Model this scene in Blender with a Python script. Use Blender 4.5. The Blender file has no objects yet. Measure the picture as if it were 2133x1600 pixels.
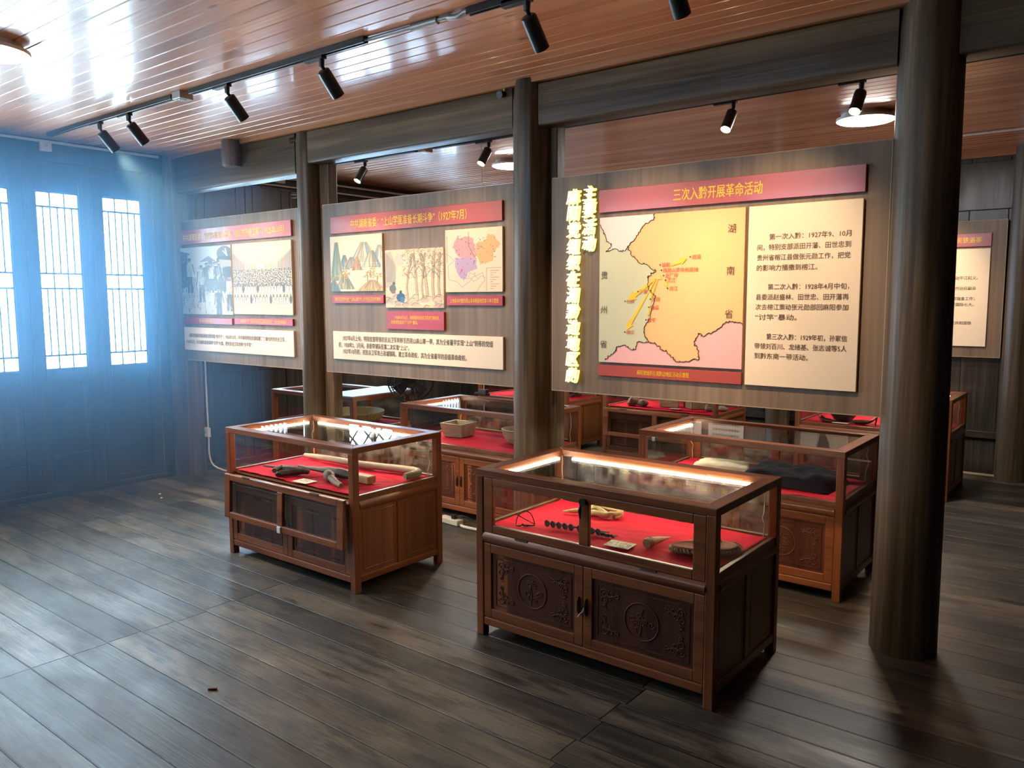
import bpy, math, random
import numpy as np
from mathutils import Vector, Matrix, noise
from mathutils.geometry import tessellate_polygon

random.seed(7)
scn = bpy.context.scene
COL = scn.collection
PI = math.pi

# ------------------------------------------------------------------ camera
cam_d = bpy.data.cameras.new('camera')
cam_d.sensor_width = 36.0
cam_d.lens = 36.0 * 1663.8 / 2133.0
cam_d.clip_start = 0.02
cam_d.clip_end = 200
cam = bpy.data.objects.new('camera', cam_d)
COL.objects.link(cam)
yaw, pitch, roll = math.radians(-38.236), math.radians(6.112), math.radians(-0.193)
_r = Vector((math.cos(yaw), -math.sin(yaw), 0))
_f = Vector((math.sin(yaw) * math.cos(pitch), math.cos(yaw) * math.cos(pitch), -math.sin(pitch)))
_u = _r.cross(_f)
_r2 = math.cos(roll) * _r + math.sin(roll) * _u
_u2 = -math.sin(roll) * _r + math.cos(roll) * _u
cam.matrix_world = Matrix(((_r2.x, _u2.x, -_f.x, 0), (_r2.y, _u2.y, -_f.y, 0), (_r2.z, _u2.z, -_f.z, 1.6), (0, 0, 0, 1)))
scn.camera = cam

# ------------------------------------------------------------------ sky, exposure, glare
SKY = 28.0            # daylight strength
SKY_COL = (0.50, 0.76, 1.0)
SPOT_W = 78.0        # track spots, watts
LAMP_E = 110.0         # round ceiling lamps, emission
STRIP_E = 55.0        # strips inside the cases
NEON_E = 1.3
HAZE = 0.25          # density of the volume imitating blue lens glare by the lattice wall
GLARE_COL = (0.26, 0.60, 1.0)
GLARE_G = 0.30
w = bpy.data.worlds.new('sky')
scn.world = w
w.use_nodes = True
_bg = w.node_tree.nodes['Background']
_bg.inputs['Color'].default_value = (*SKY_COL, 1)
_bg.inputs['Strength'].default_value = SKY
vs = scn.view_settings
vs.view_transform = 'Standard'
vs.look = 'None'
vs.exposure = 0.48
vs.gamma = 1.0
vs.use_curve_mapping = False
cy = scn.cycles
cy.use_denoising = True
cy.max_bounces = 7
cy.diffuse_bounces = 3
cy.glossy_bounces = 4
cy.transmission_bounces = 4
cy.transparent_max_bounces = 24
cy.volume_bounces = 0
cy.sample_clamp_indirect = 4.0
cy.sample_clamp_direct = 0.0
cy.caustics_reflective = False
cy.caustics_refractive = False

# ------------------------------------------------------------------ room numbers (metres)
XL, XR = -6.87, 3.2
YF, YB = -1.2, 8.19
YBEAM = 3.875
ZC = 2.86

# ------------------------------------------------------------------ node helpers
def new_mat(name):
    m = bpy.data.materials.new(name)
    m.use_nodes = True
    nt = m.node_tree
    b = nt.nodes['Principled BSDF']
    return m, nt, b

def N(nt, typ, **kw):
    n = nt.nodes.new(typ)
    for k, v in kw.items():
        setattr(n, k, v)
    return n

def L(nt, a, b):
    nt.links.new(a, b)

def ramp(nt, fac, stops):
    r = N(nt, 'ShaderNodeValToRGB')
    e = r.color_ramp.elements
    while len(e) < len(stops):
        e.new(0.5)
    for i, (p, c) in enumerate(stops):
        e[i].position = p
        e[i].color = (*c, 1) if len(c) == 3 else c
    L(nt, fac, r.inputs['Fac'])
    return r

def math_n(nt, op, a, b=None, c=None):
    n = N(nt, 'ShaderNodeMath', operation=op)
    for i, v in enumerate((a, b, c)):
        if v is None:
            continue
        if isinstance(v, (int, float)):
            n.inputs[i].default_value = v
        else:
            L(nt, v, n.inputs[i])
    return n.outputs[0]

def plain(name, col, rough=0.5, metal=0.0, spec=0.5, coat=0.0, coat_r=0.1, var=1.0):
    m, nt, b = new_mat(name)
    tc = N(nt, 'ShaderNodeTexCoord')
    no = N(nt, 'ShaderNodeTexNoise')
    no.inputs['Scale'].default_value = 30
    no.inputs['Detail'].default_value = 3
    L(nt, tc.outputs['Object'], no.inputs['Vector'])
    r = ramp(nt, no.outputs['Fac'], [(0.3, tuple(c * (1 - 0.12 * var) for c in col)), (0.7, tuple(min(1, c * (1 + 0.06 * var)) for c in col))])
    L(nt, r.outputs['Color'], b.inputs['Base Color'])
    b.inputs['Roughness'].default_value = rough
    b.inputs['Metallic'].default_value = metal
    b.inputs['Specular IOR Level'].default_value = spec
    b.inputs['Coat Weight'].default_value = coat
    b.inputs['Coat Roughness'].default_value = coat_r
    return m

def emit(name, col, s):
    m, nt, b = new_mat(name)
    b.inputs['Base Color'].default_value = (0.8, 0.8, 0.8, 1)
    b.inputs['Emission Color'].default_value = (*col, 1)
    b.inputs['Emission Strength'].default_value = s
    return m

def wood(name, stops, axis, rough=0.35, fine=60.0, along=2.0, bump=0.15, coat=0.0, streak=None, spec=0.5, rvar=0.12):
    """grain runs along 'axis' of the part"""
    m, nt, b = new_mat(name)
    tc = N(nt, 'ShaderNodeTexCoord')
    oi = N(nt, 'ShaderNodeObjectInfo')
    off = N(nt, 'ShaderNodeVectorMath', operation='ADD')
    sc = N(nt, 'ShaderNodeVectorMath', operation='SCALE')
    comb = N(nt, 'ShaderNodeCombineXYZ')
    for i in range(3):
        L(nt, oi.outputs['Random'], comb.inputs[i])
    L(nt, comb.outputs[0], sc.inputs[0])
    sc.inputs['Scale'].default_value = 11.0
    L(nt, tc.outputs['Object'], off.inputs[0])
    L(nt, sc.outputs[0], off.inputs[1])
    mp = N(nt, 'ShaderNodeMapping')
    s = [fine, fine, fine]
    s['xyz'.index(axis)] = along
    mp.inputs['Scale'].default_value = s
    L(nt, off.outputs[0], mp.inputs['Vector'])
    n1 = N(nt, 'ShaderNodeTexNoise')
    n1.inputs['Scale'].default_value = 1.0
    n1.inputs['Detail'].default_value = 5
    n1.inputs['Roughness'].default_value = 0.6
    n1.inputs['Distortion'].default_value = 0.6
    L(nt, mp.outputs[0], n1.inputs['Vector'])
    mp2 = N(nt, 'ShaderNodeMapping')
    s2 = [fine * 0.18] * 3
    s2['xyz'.index(axis)] = along * 0.35
    mp2.inputs['Scale'].default_value = s2
    L(nt, off.outputs[0], mp2.inputs['Vector'])
    n2 = N(nt, 'ShaderNodeTexNoise')
    n2.inputs['Scale'].default_value = 1.0
    n2.inputs['Detail'].default_value = 3
    n2.inputs['Distortion'].default_value = 0.4
    L(nt, mp2.outputs[0], n2.inputs['Vector'])
    mixv = math_n(nt, 'ADD', math_n(nt, 'MULTIPLY', n1.outputs['Fac'], 0.5), math_n(nt, 'MULTIPLY', n2.outputs['Fac'], 0.5))
    r = ramp(nt, mixv, stops)
    colr = r.outputs['Color']
    if streak:
        r2 = ramp(nt, n2.outputs['Fac'], [(0.60, (0, 0, 0)), (0.66, (1, 1, 1))])
        mx = N(nt, 'ShaderNodeMixRGB')
        L(nt, r2.outputs['Color'], mx.inputs['Fac'])
        L(nt, colr, mx.inputs['Color1'])
        mx.inputs['Color2'].default_value = (*streak, 1)
        colr = mx.outputs['Color']
    L(nt, colr, b.inputs['Base Color'])
    rr = math_n(nt, 'ADD', math_n(nt, 'MULTIPLY', n2.outputs['Fac'], rvar * 2), rough - rvar)
    L(nt, rr, b.inputs['Roughness'])
    b.inputs['Specular IOR Level'].default_value = spec
    b.inputs['Coat Weight'].default_value = coat
    b.inputs['Coat Roughness'].default_value = 0.15
    bp = N(nt, 'ShaderNodeBump')
    bp.inputs['Strength'].default_value = bump
    bp.inputs['Distance'].default_value = 0.004
    L(nt, mixv, bp.inputs['Height'])
    L(nt, bp.outputs[0], b.inputs['Normal'])
    return m

def boards(name, width, length, stops, rough, axis_y='y', gap=0.02, bump=0.3, coat=0.0, coat_r=0.1, knots=0.0, wear=None, grain=(1.2, 45.0), rvar=0.1, spec=0.5, cup=0.0, stagger=7.0):
    """planks that run along X, counted across Y, from the place's own coordinates"""
    m, nt, b = new_mat(name)
    ge = N(nt, 'ShaderNodeTexCoord')
    sp = N(nt, 'ShaderNodeSeparateXYZ')
    L(nt, ge.outputs['Object'], sp.inputs[0])
    X, Y = sp.outputs['X'], sp.outputs['Y']
    row = math_n(nt, 'FLOOR', math_n(nt, 'DIVIDE', Y, width))
    wn = N(nt, 'ShaderNodeTexWhiteNoise', noise_dimensions='1D')
    L(nt, row, wn.inputs['W'])
    rnd = wn.outputs['Value']
    xs = math_n(nt, 'ADD', math_n(nt, 'DIVIDE', math_n(nt, 'ADD', X, 3.69), length), math_n(nt, 'MULTIPLY', rnd, stagger))
    brd = math_n(nt, 'FLOOR', xs)
    wn2 = N(nt, 'ShaderNodeTexWhiteNoise', noise_dimensions='2D')
    cb = N(nt, 'ShaderNodeCombineXYZ')
    L(nt, row, cb.inputs[0]); L(nt, brd, cb.inputs[1])
    L(nt, cb.outputs[0], wn2.inputs['Vector'])
    tone = wn2.outputs['Value']
    # grain
    cv = N(nt, 'ShaderNodeCombineXYZ')
    L(nt, math_n(nt, 'ADD', math_n(nt, 'MULTIPLY', X, grain[0]), math_n(nt, 'MULTIPLY', tone, 37.0)), cv.inputs[0])
    L(nt, math_n(nt, 'MULTIPLY', Y, grain[1]), cv.inputs[1])
    L(nt, math_n(nt, 'MULTIPLY', tone, 19.0), cv.inputs[2])
    n1 = N(nt, 'ShaderNodeTexNoise')
    n1.inputs['Scale'].default_value = 1.0
    n1.inputs['Detail'].default_value = 5
    n1.inputs['Roughness'].default_value = 0.6
    n1.inputs['Distortion'].default_value = 1.2
    L(nt, cv.outputs[0], n1.inputs['Vector'])
    val = math_n(nt, 'ADD', math_n(nt, 'MULTIPLY', n1.outputs['Fac'], 0.65), math_n(nt, 'MULTIPLY', tone, 0.35))
    r = ramp(nt, val, stops)
    colr = r.outputs['Color']
    if knots:
        vo = N(nt, 'ShaderNodeTexVoronoi')
        cv2 = N(nt, 'ShaderNodeCombineXYZ')
        L(nt, math_n(nt, 'MULTIPLY', X, 2.2), cv2.inputs[0]); L(nt, math_n(nt, 'MULTIPLY', Y, 7.0), cv2.inputs[1])
        L(nt, cv2.outputs[0], vo.inputs['Vector'])
        vo.inputs['Scale'].default_value = 1.0
        kr = ramp(nt, vo.outputs['Distance'], [(0.03, (1, 1, 1)), (0.11, (0, 0, 0))])
        mx = N(nt, 'ShaderNodeMixRGB')
        L(nt, math_n(nt, 'MULTIPLY', kr.outputs['Color'], knots), mx.inputs['Fac'])
        L(nt, colr, mx.inputs['Color1'])
        mx.inputs['Color2'].default_value = (0.05, 0.02, 0.012, 1)
        colr = mx.outputs['Color']
    n3 = N(nt, 'ShaderNodeTexNoise')
    n3.inputs['Scale'].default_value = 1.4
    n3.inputs['Detail'].default_value = 6
    n3.inputs['Roughness'].default_value = 0.65
    cv3 = N(nt, 'ShaderNodeCombineXYZ')
    L(nt, X, cv3.inputs[0]); L(nt, math_n(nt, 'MULTIPLY', Y, 2.6), cv3.inputs[1])
    L(nt, cv3.outputs[0], n3.inputs['Vector'])
    if wear:
        wr = ramp(nt, n3.outputs['Fac'], [(0.42, (0, 0, 0)), (0.62, (1, 1, 1))])
        mx = N(nt, 'ShaderNodeMixRGB')
        L(nt, math_n(nt, 'MULTIPLY', wr.outputs['Color'], 0.75), mx.inputs['Fac'])
        L(nt, colr, mx.inputs['Color1'])
        mx.inputs['Color2'].default_value = (*wear, 1)
        colr = mx.outputs['Color']
    if wear:
        n4 = N(nt, 'ShaderNodeTexNoise')
        n4.inputs['Scale'].default_value = 1.0
        n4.inputs['Detail'].default_value = 7
        n4.inputs['Roughness'].default_value = 0.7
        cv4 = N(nt, 'ShaderNodeCombineXYZ')
        L(nt, math_n(nt, 'ADD', math_n(nt, 'MULTIPLY', X, 2.5), math_n(nt, 'MULTIPLY', tone, 9.0)), cv4.inputs[0]); L(nt, math_n(nt, 'MULTIPLY', Y, 14.0), cv4.inputs[1])
        L(nt, cv4.outputs[0], n4.inputs['Vector'])
        w4 = ramp(nt, n4.outputs['Fac'], [(0.50, (0, 0, 0)), (0.60, (1, 1, 1))])
        mx = N(nt, 'ShaderNodeMixRGB')
        L(nt, math_n(nt, 'MULTIPLY', w4.outputs['Color'], 0.8), mx.inputs['Fac'])
        L(nt, colr, mx.inputs['Color1'])
        mx.inputs['Color2'].default_value = (0.016, 0.013, 0.012, 1)
        colr = mx.outputs['Color']
    # gaps
    fy = math_n(nt, 'FRACT', math_n(nt, 'DIVIDE', Y, width))
    ey = math_n(nt, 'MINIMUM', fy, math_n(nt, 'SUBTRACT', 1.0, fy))
    fx = math_n(nt, 'FRACT', xs)
    ex = math_n(nt, 'MULTIPLY', math_n(nt, 'MINIMUM', fx, math_n(nt, 'SUBTRACT', 1.0, fx)), length / width)
    edge = math_n(nt, 'MINIMUM', ey, ex)
    line = ramp(nt, edge, [(gap * 0.4, (0, 0, 0)), (gap * 1.3, (1, 1, 1))])
    mg = N(nt, 'ShaderNodeMixRGB', blend_type='MULTIPLY')
    mg.inputs['Fac'].default_value = 0.8
    L(nt, colr, mg.inputs['Color1']); L(nt, line.outputs['Color'], mg.inputs['Color2'])
    L(nt, mg.outputs['Color'], b.inputs['Base Color'])
    rr = math_n(nt, 'ADD', math_n(nt, 'MULTIPLY', n3.outputs['Fac'], rvar * 2.4), rough - rvar * 1.2)
    L(nt, rr, b.inputs['Roughness'])
    b.inputs['Specular IOR Level'].default_value = spec
    b.inputs['Coat Weight'].default_value = coat
    b.inputs['Coat Roughness'].default_value = coat_r
    hs = math_n(nt, 'ADD', math_n(nt, 'MULTIPLY', n1.outputs['Fac'], 0.25), math_n(nt, 'MULTIPLY', line.outputs['Color'], 0.6))
    if cup:
        cvn = N(nt, 'ShaderNodeCombineXYZ')
        L(nt, math_n(nt, 'ADD', math_n(nt, 'MULTIPLY', X, 2.3), math_n(nt, 'MULTIPLY', tone, 50.0)), cvn.inputs[0])
        L(nt, math_n(nt, 'MULTIPLY', Y, 6.0), cvn.inputs[1])
        nw = N(nt, 'ShaderNodeTexNoise')
        nw.inputs['Scale'].default_value = 1.0
        nw.inputs['Detail'].default_value = 2
        L(nt, cvn.outputs[0], nw.inputs['Vector'])
        hs = math_n(nt, 'ADD', hs, math_n(nt, 'MULTIPLY', nw.outputs['Fac'], cup))
    bp = N(nt, 'ShaderNodeBump')
    bp.inputs['Strength'].default_value = bump
    bp.inputs['Distance'].default_value = 0.006
    L(nt, hs, bp.inputs['Height'])
    L(nt, bp.outputs[0], b.inputs['Normal'])
    if coat:
        L(nt, bp.outputs[0], b.inputs['Coat Normal'])
    return m

def glass(name, tint=(0.93, 0.96, 0.95), base=0.035, rough=0.0, dust=0.0):
    m, nt, b = new_mat(name)
    nt.nodes.remove(b)
    out = nt.nodes['Material Output']
    lw = N(nt, 'ShaderNodeLayerWeight')
    lw.inputs['Blend'].default_value = 0.5
    p = math_n(nt, 'POWER', lw.outputs['Facing'], 4.0)
    fac = math_n(nt, 'ADD', math_n(nt, 'MULTIPLY', p, 0.85), base)
    tr = N(nt, 'ShaderNodeBsdfTransparent')
    tr.inputs['Color'].default_value = (*tint, 1)
    gl = N(nt, 'ShaderNodeBsdfGlossy')
    gl.inputs['Roughness'].default_value = rough
    mx = N(nt, 'ShaderNodeMixShader')
    L(nt, fac, mx.inputs[0]); L(nt, tr.outputs[0], mx.inputs[1]); L(nt, gl.outputs[0], mx.inputs[2])
    last = mx.outputs[0]
    if dust:
        df = N(nt, 'ShaderNodeBsdfDiffuse')
        df.inputs['Color'].default_value = (0.75, 0.66, 0.55, 1)
        no = N(nt, 'ShaderNodeTexNoise')
        no.inputs['Scale'].default_value = 14
        no.inputs['Detail'].default_value = 8
        no.inputs['Roughness'].default_value = 0.7
        tc = N(nt, 'ShaderNodeTexCoord')
        L(nt, tc.outputs['Object'], no.inputs['Vector'])
        dr = ramp(nt, no.outputs['Fac'], [(0.42, (0, 0, 0)), (0.75, (dust, dust, dust))])
        m2 = N(nt, 'ShaderNodeMixShader')
        L(nt, dr.outputs['Color'], m2.inputs[0]); L(nt, last, m2.inputs[1]); L(nt, df.outputs[0], m2.inputs[2])
        last = m2.outputs[0]
    L(nt, last, out.inputs['Surface'])
    return m

def picture_mat(name, rough=0.35):
    m, nt, b = new_mat(name)
    a = N(nt, 'ShaderNodeAttribute', attribute_name='paint')
    L(nt, a.outputs['Color'], b.inputs['Base Color'])
    b.inputs['Roughness'].default_value = rough
    return m

# ------------------------------------------------------------------ materials
M = {}
DARK = [(0.30, (0.012, 0.010, 0.008)), (0.52, (0.036, 0.029, 0.023)), (0.72, (0.085, 0.068, 0.050))]
M['dark_x'] = wood('dark_wood_x', DARK, 'x', 0.36, 40, 1.2, 0.5)
M['dark_y'] = wood('dark_wood_y', DARK, 'y', 0.36, 40, 1.2, 0.5)
M['dark_z'] = wood('dark_wood_z', DARK, 'z', 0.36, 40, 1.2, 0.5)
COLW = [(0.32, (0.028, 0.018, 0.010)), (0.5, (0.100, 0.066, 0.038)), (0.68, (0.23, 0.155, 0.085))]
M['column'] = wood('column_wood', COLW, 'z', 0.40, 30, 0.9, 1.0, rvar=0.16, spec=0.3)
M['beam'] = wood('beam_wood', COLW, 'x', 0.44, 30, 0.9, 1.0, rvar=0.16, spec=0.3)
CASE = [(0.30, (0.080, 0.020, 0.007)), (0.5, (0.195, 0.056, 0.017)), (0.75, (0.30, 0.100, 0.032))]
M['case_x'] = wood('rosewood_x', CASE, 'x', 0.34, 70, 3, 0.12)
M['case_y'] = wood('rosewood_y', CASE, 'y', 0.34, 70, 3, 0.12)
M['case_z'] = wood('rosewood_z', CASE, 'z', 0.34, 70, 3, 0.12)
M['case_panel'] = wood('rosewood_panel', [(0.30, (0.035, 0.010, 0.006)), (0.5, (0.075, 0.022, 0.012)), (0.75, (0.12, 0.036, 0.017))], 'z', 0.3, 50, 1.2, 0.1, streak=(0.26, 0.075, 0.025))
M['carving'] = plain('carved_rosewood', (0.095, 0.030, 0.014), 0.65, spec=0.25)
M['case_side'] = wood('rosewood_side', [(0.30, (0.095, 0.030, 0.013)), (0.5, (0.17, 0.058, 0.025)), (0.75, (0.24, 0.088, 0.038))], 'z', 0.36, 40, 1.4, 0.1)
M['floor'] = boards('floor_planks', 0.165, 2.2,
                    [(0.30, (0.018, 0.014, 0.011)), (0.48, (0.070, 0.055, 0.040)), (0.68, (0.175, 0.135, 0.095))], 0.42,
                    gap=0.022, bump=0.8, knots=0.6, wear=(0.030, 0.025, 0.022), grain=(1.3, 42.0), rvar=0.28, cup=0.6, stagger=0.02)
M['ceiling'] = boards('ceiling_boards', 0.0935, 2.8,
                      [(0.30, (0.44, 0.160, 0.072)), (0.5, (0.62, 0.250, 0.118)), (0.72, (0.74, 0.340, 0.175))], 0.34,
                      gap=0.012, bump=0.25, coat=0.42, coat_r=0.08, knots=0.75, grain=(1.2, 38.0), cup=0.55)
M['trim'] = wood('pale_trim', [(0.3, (0.40, 0.15, 0.06)), (0.7, (0.55, 0.24, 0.10))], 'x', 0.4, 50, 1.5, 0.1)
M['laminate'] = wood('laminate', [(0.32, (0.105, 0.068, 0.045)), (0.5, (0.185, 0.125, 0.082)), (0.7, (0.27, 0.185, 0.125))], 'z', 0.5, 26, 0.8, 0.05, rvar=0.05)
M['laminate_edge'] = plain('laminate_edge', (0.42, 0.30, 0.20), 0.5)
M['red_sign'] = plain('red_sign', (0.40, 0.075, 0.062), 0.30, coat=0.15, coat_r=0.08, var=0.15)
M['red_caption'] = plain('red_caption', (0.36, 0.022, 0.045), 0.3, var=0.15)
M['cream'] = plain('cream_board', (0.82, 0.66, 0.49), 0.45, var=0.15)
M['gold'] = plain('gold_lettering', (0.92, 0.52, 0.02), 0.4)
M['ink'] = plain('brown_ink', (0.11, 0.050, 0.025), 0.6)
M['darkink'] = plain('dark_ink', (0.055, 0.040, 0.035), 0.6)
M['redink'] = plain('red_ink', (0.60, 0.13, 0.05), 0.6)
M['map_yellow'] = plain('map_yellow', (0.80, 0.46, 0.21), 0.5, var=0.15)
M['map_green'] = plain('map_green', (0.52, 0.53, 0.36), 0.5, var=0.15)
M['map_pink'] = plain('map_pink', (0.78, 0.42, 0.42), 0.5, var=0.15)
M['map_lilac'] = plain('map_lilac', (0.74, 0.60, 0.60), 0.5, var=0.15)
M['map_line'] = plain('map_line', (0.075, 0.030, 0.015), 0.6)
M['arrow'] = plain('map_arrow', (0.95, 0.52, 0.02), 0.5)
M['black_metal'] = plain('black_metal', (0.012, 0.012, 0.013), 0.35, spec=0.5)
M['dark_plastic'] = plain('dark_plastic', (0.015, 0.015, 0.016), 0.45)
M['white_plastic'] = plain('white_plastic', (0.72, 0.70, 0.66), 0.4)
M['grey_metal'] = plain('grey_metal', (0.42, 0.42, 0.40), 0.35, metal=0.6)
M['iron'] = plain('rusty_iron', (0.055, 0.035, 0.025), 0.65)
M['cord'] = plain('pale_cord', (0.80, 0.68, 0.50), 0.5)
M['lamp'] = emit('lamp_diffuser', (1.0, 0.95, 0.90), LAMP_E)
M['strip'] = emit('strip_diffuser', (1.0, 0.84, 0.60), STRIP_E)
M['spot_face'] = emit('spot_face', (1.0, 0.80, 0.50), 25.0)
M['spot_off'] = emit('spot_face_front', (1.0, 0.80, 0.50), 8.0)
M['neon_face'] = emit('neon_face', (1.0, 0.92, 0.38), NEON_E * 0.85)
M['neon_halo'] = emit('neon_halo', (0.95, 0.80, 0.0), NEON_E * 0.42)
M['glass'] = glass('case_glass')
M['glass_dusty'] = glass('dusty_glass', dust=0.22)
M['pane'] = glass('window_pane', (0.97, 0.98, 1.0), 0.03)
M['paper'] = plain('paper', (0.72, 0.62, 0.45), 0.6)
M['card_brown'] = plain('card_olive', (0.25, 0.17, 0.07), 0.5)
M['straw'] = wood('straw', [(0.3, (0.24, 0.15, 0.06)), (0.7, (0.52, 0.37, 0.17))], 'x', 0.75, 90, 25, 0.6)
M['leather'] = plain('red_brown_fibre', (0.42, 0.15, 0.085), 0.8)
M['rope'] = wood('hemp_rope', [(0.3, (0.36, 0.25, 0.10)), (0.7, (0.66, 0.50, 0.24))], 'x', 0.8, 120, 40, 0.7)
M['old_wood'] = wood('old_wood', [(0.3, (0.12, 0.075, 0.04)), (0.7, (0.36, 0.25, 0.14))], 'x', 0.65, 60, 5, 0.5)
M['burnt_wood'] = wood('burnt_wood', [(0.3, (0.018, 0.012, 0.009)), (0.7, (0.085, 0.045, 0.028))], 'x', 0.6, 60, 5, 0.5)
M['grey_wood'] = wood('weathered_wood', [(0.3, (0.22, 0.16, 0.10)), (0.7, (0.50, 0.40, 0.28))], 'x', 0.7, 60, 4, 0.4)
M['honey_wood'] = wood('honey_wood', [(0.3, (0.36, 0.18, 0.07)), (0.7, (0.55, 0.32, 0.14))], 'x', 0.55, 60, 4, 0.3)
M['stone'] = plain('stone', (0.20, 0.13, 0.09), 0.8)
M['pottery'] = plain('brown_pottery', (0.10, 0.05, 0.03), 0.5)
M['white_board'] = wood('white_board', [(0.3, (0.24, 0.24, 0.29)), (0.7, (0.34, 0.34, 0.40))], 'x', 0.5, 40, 1.5, 0.1)
M['cream_cloth'] = plain('cream_cloth', (0.62, 0.53, 0.38), 0.9)
M['navy_cloth'] = plain('navy_cloth', (0.012, 0.013, 0.021), 0.8, spec=0.12)
M['picture'] = picture_mat('printed_picture')

def cloth_mat():
    m, nt, b = new_mat('red_cloth')
    tc = N(nt, 'ShaderNodeTexCoord')
    no = N(nt, 'ShaderNodeTexNoise')
    no.inputs['Scale'].default_value = 5
    no.inputs['Detail'].default_value = 4
    L(nt, tc.outputs['Object'], no.inputs['Vector'])
    r = ramp(nt, no.outputs['Fac'], [(0.3, (0.46, 0.008, 0.024)), (0.7, (0.63, 0.016, 0.038))])
    L(nt, r.outputs['Color'], b.inputs['Base Color'])
    b.inputs['Roughness'].default_value = 0.8
    b.inputs['Specular IOR Level'].default_value = 0.1
    n2 = N(nt, 'ShaderNodeTexNoise')
    n2.inputs['Scale'].default_value = 16
    n2.inputs['Detail'].default_value = 5
    L(nt, tc.outputs['Object'], n2.inputs['Vector'])
    bp = N(nt, 'ShaderNodeBump')
    bp.inputs['Strength'].default_value = 0.35
    bp.inputs['Distance'].default_value = 0.006
    L(nt, n2.outputs['Fac'], bp.inputs['Height'])
    L(nt, bp.outputs[0], b.inputs['Normal'])
    return m
M['red_cloth'] = cloth_mat()

# ------------------------------------------------------------------ mesh helpers
def wloc(o):
    p = Vector((0, 0, 0))
    while o is not None:
        p = p + o.location
        o = o.parent
    return p

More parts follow.
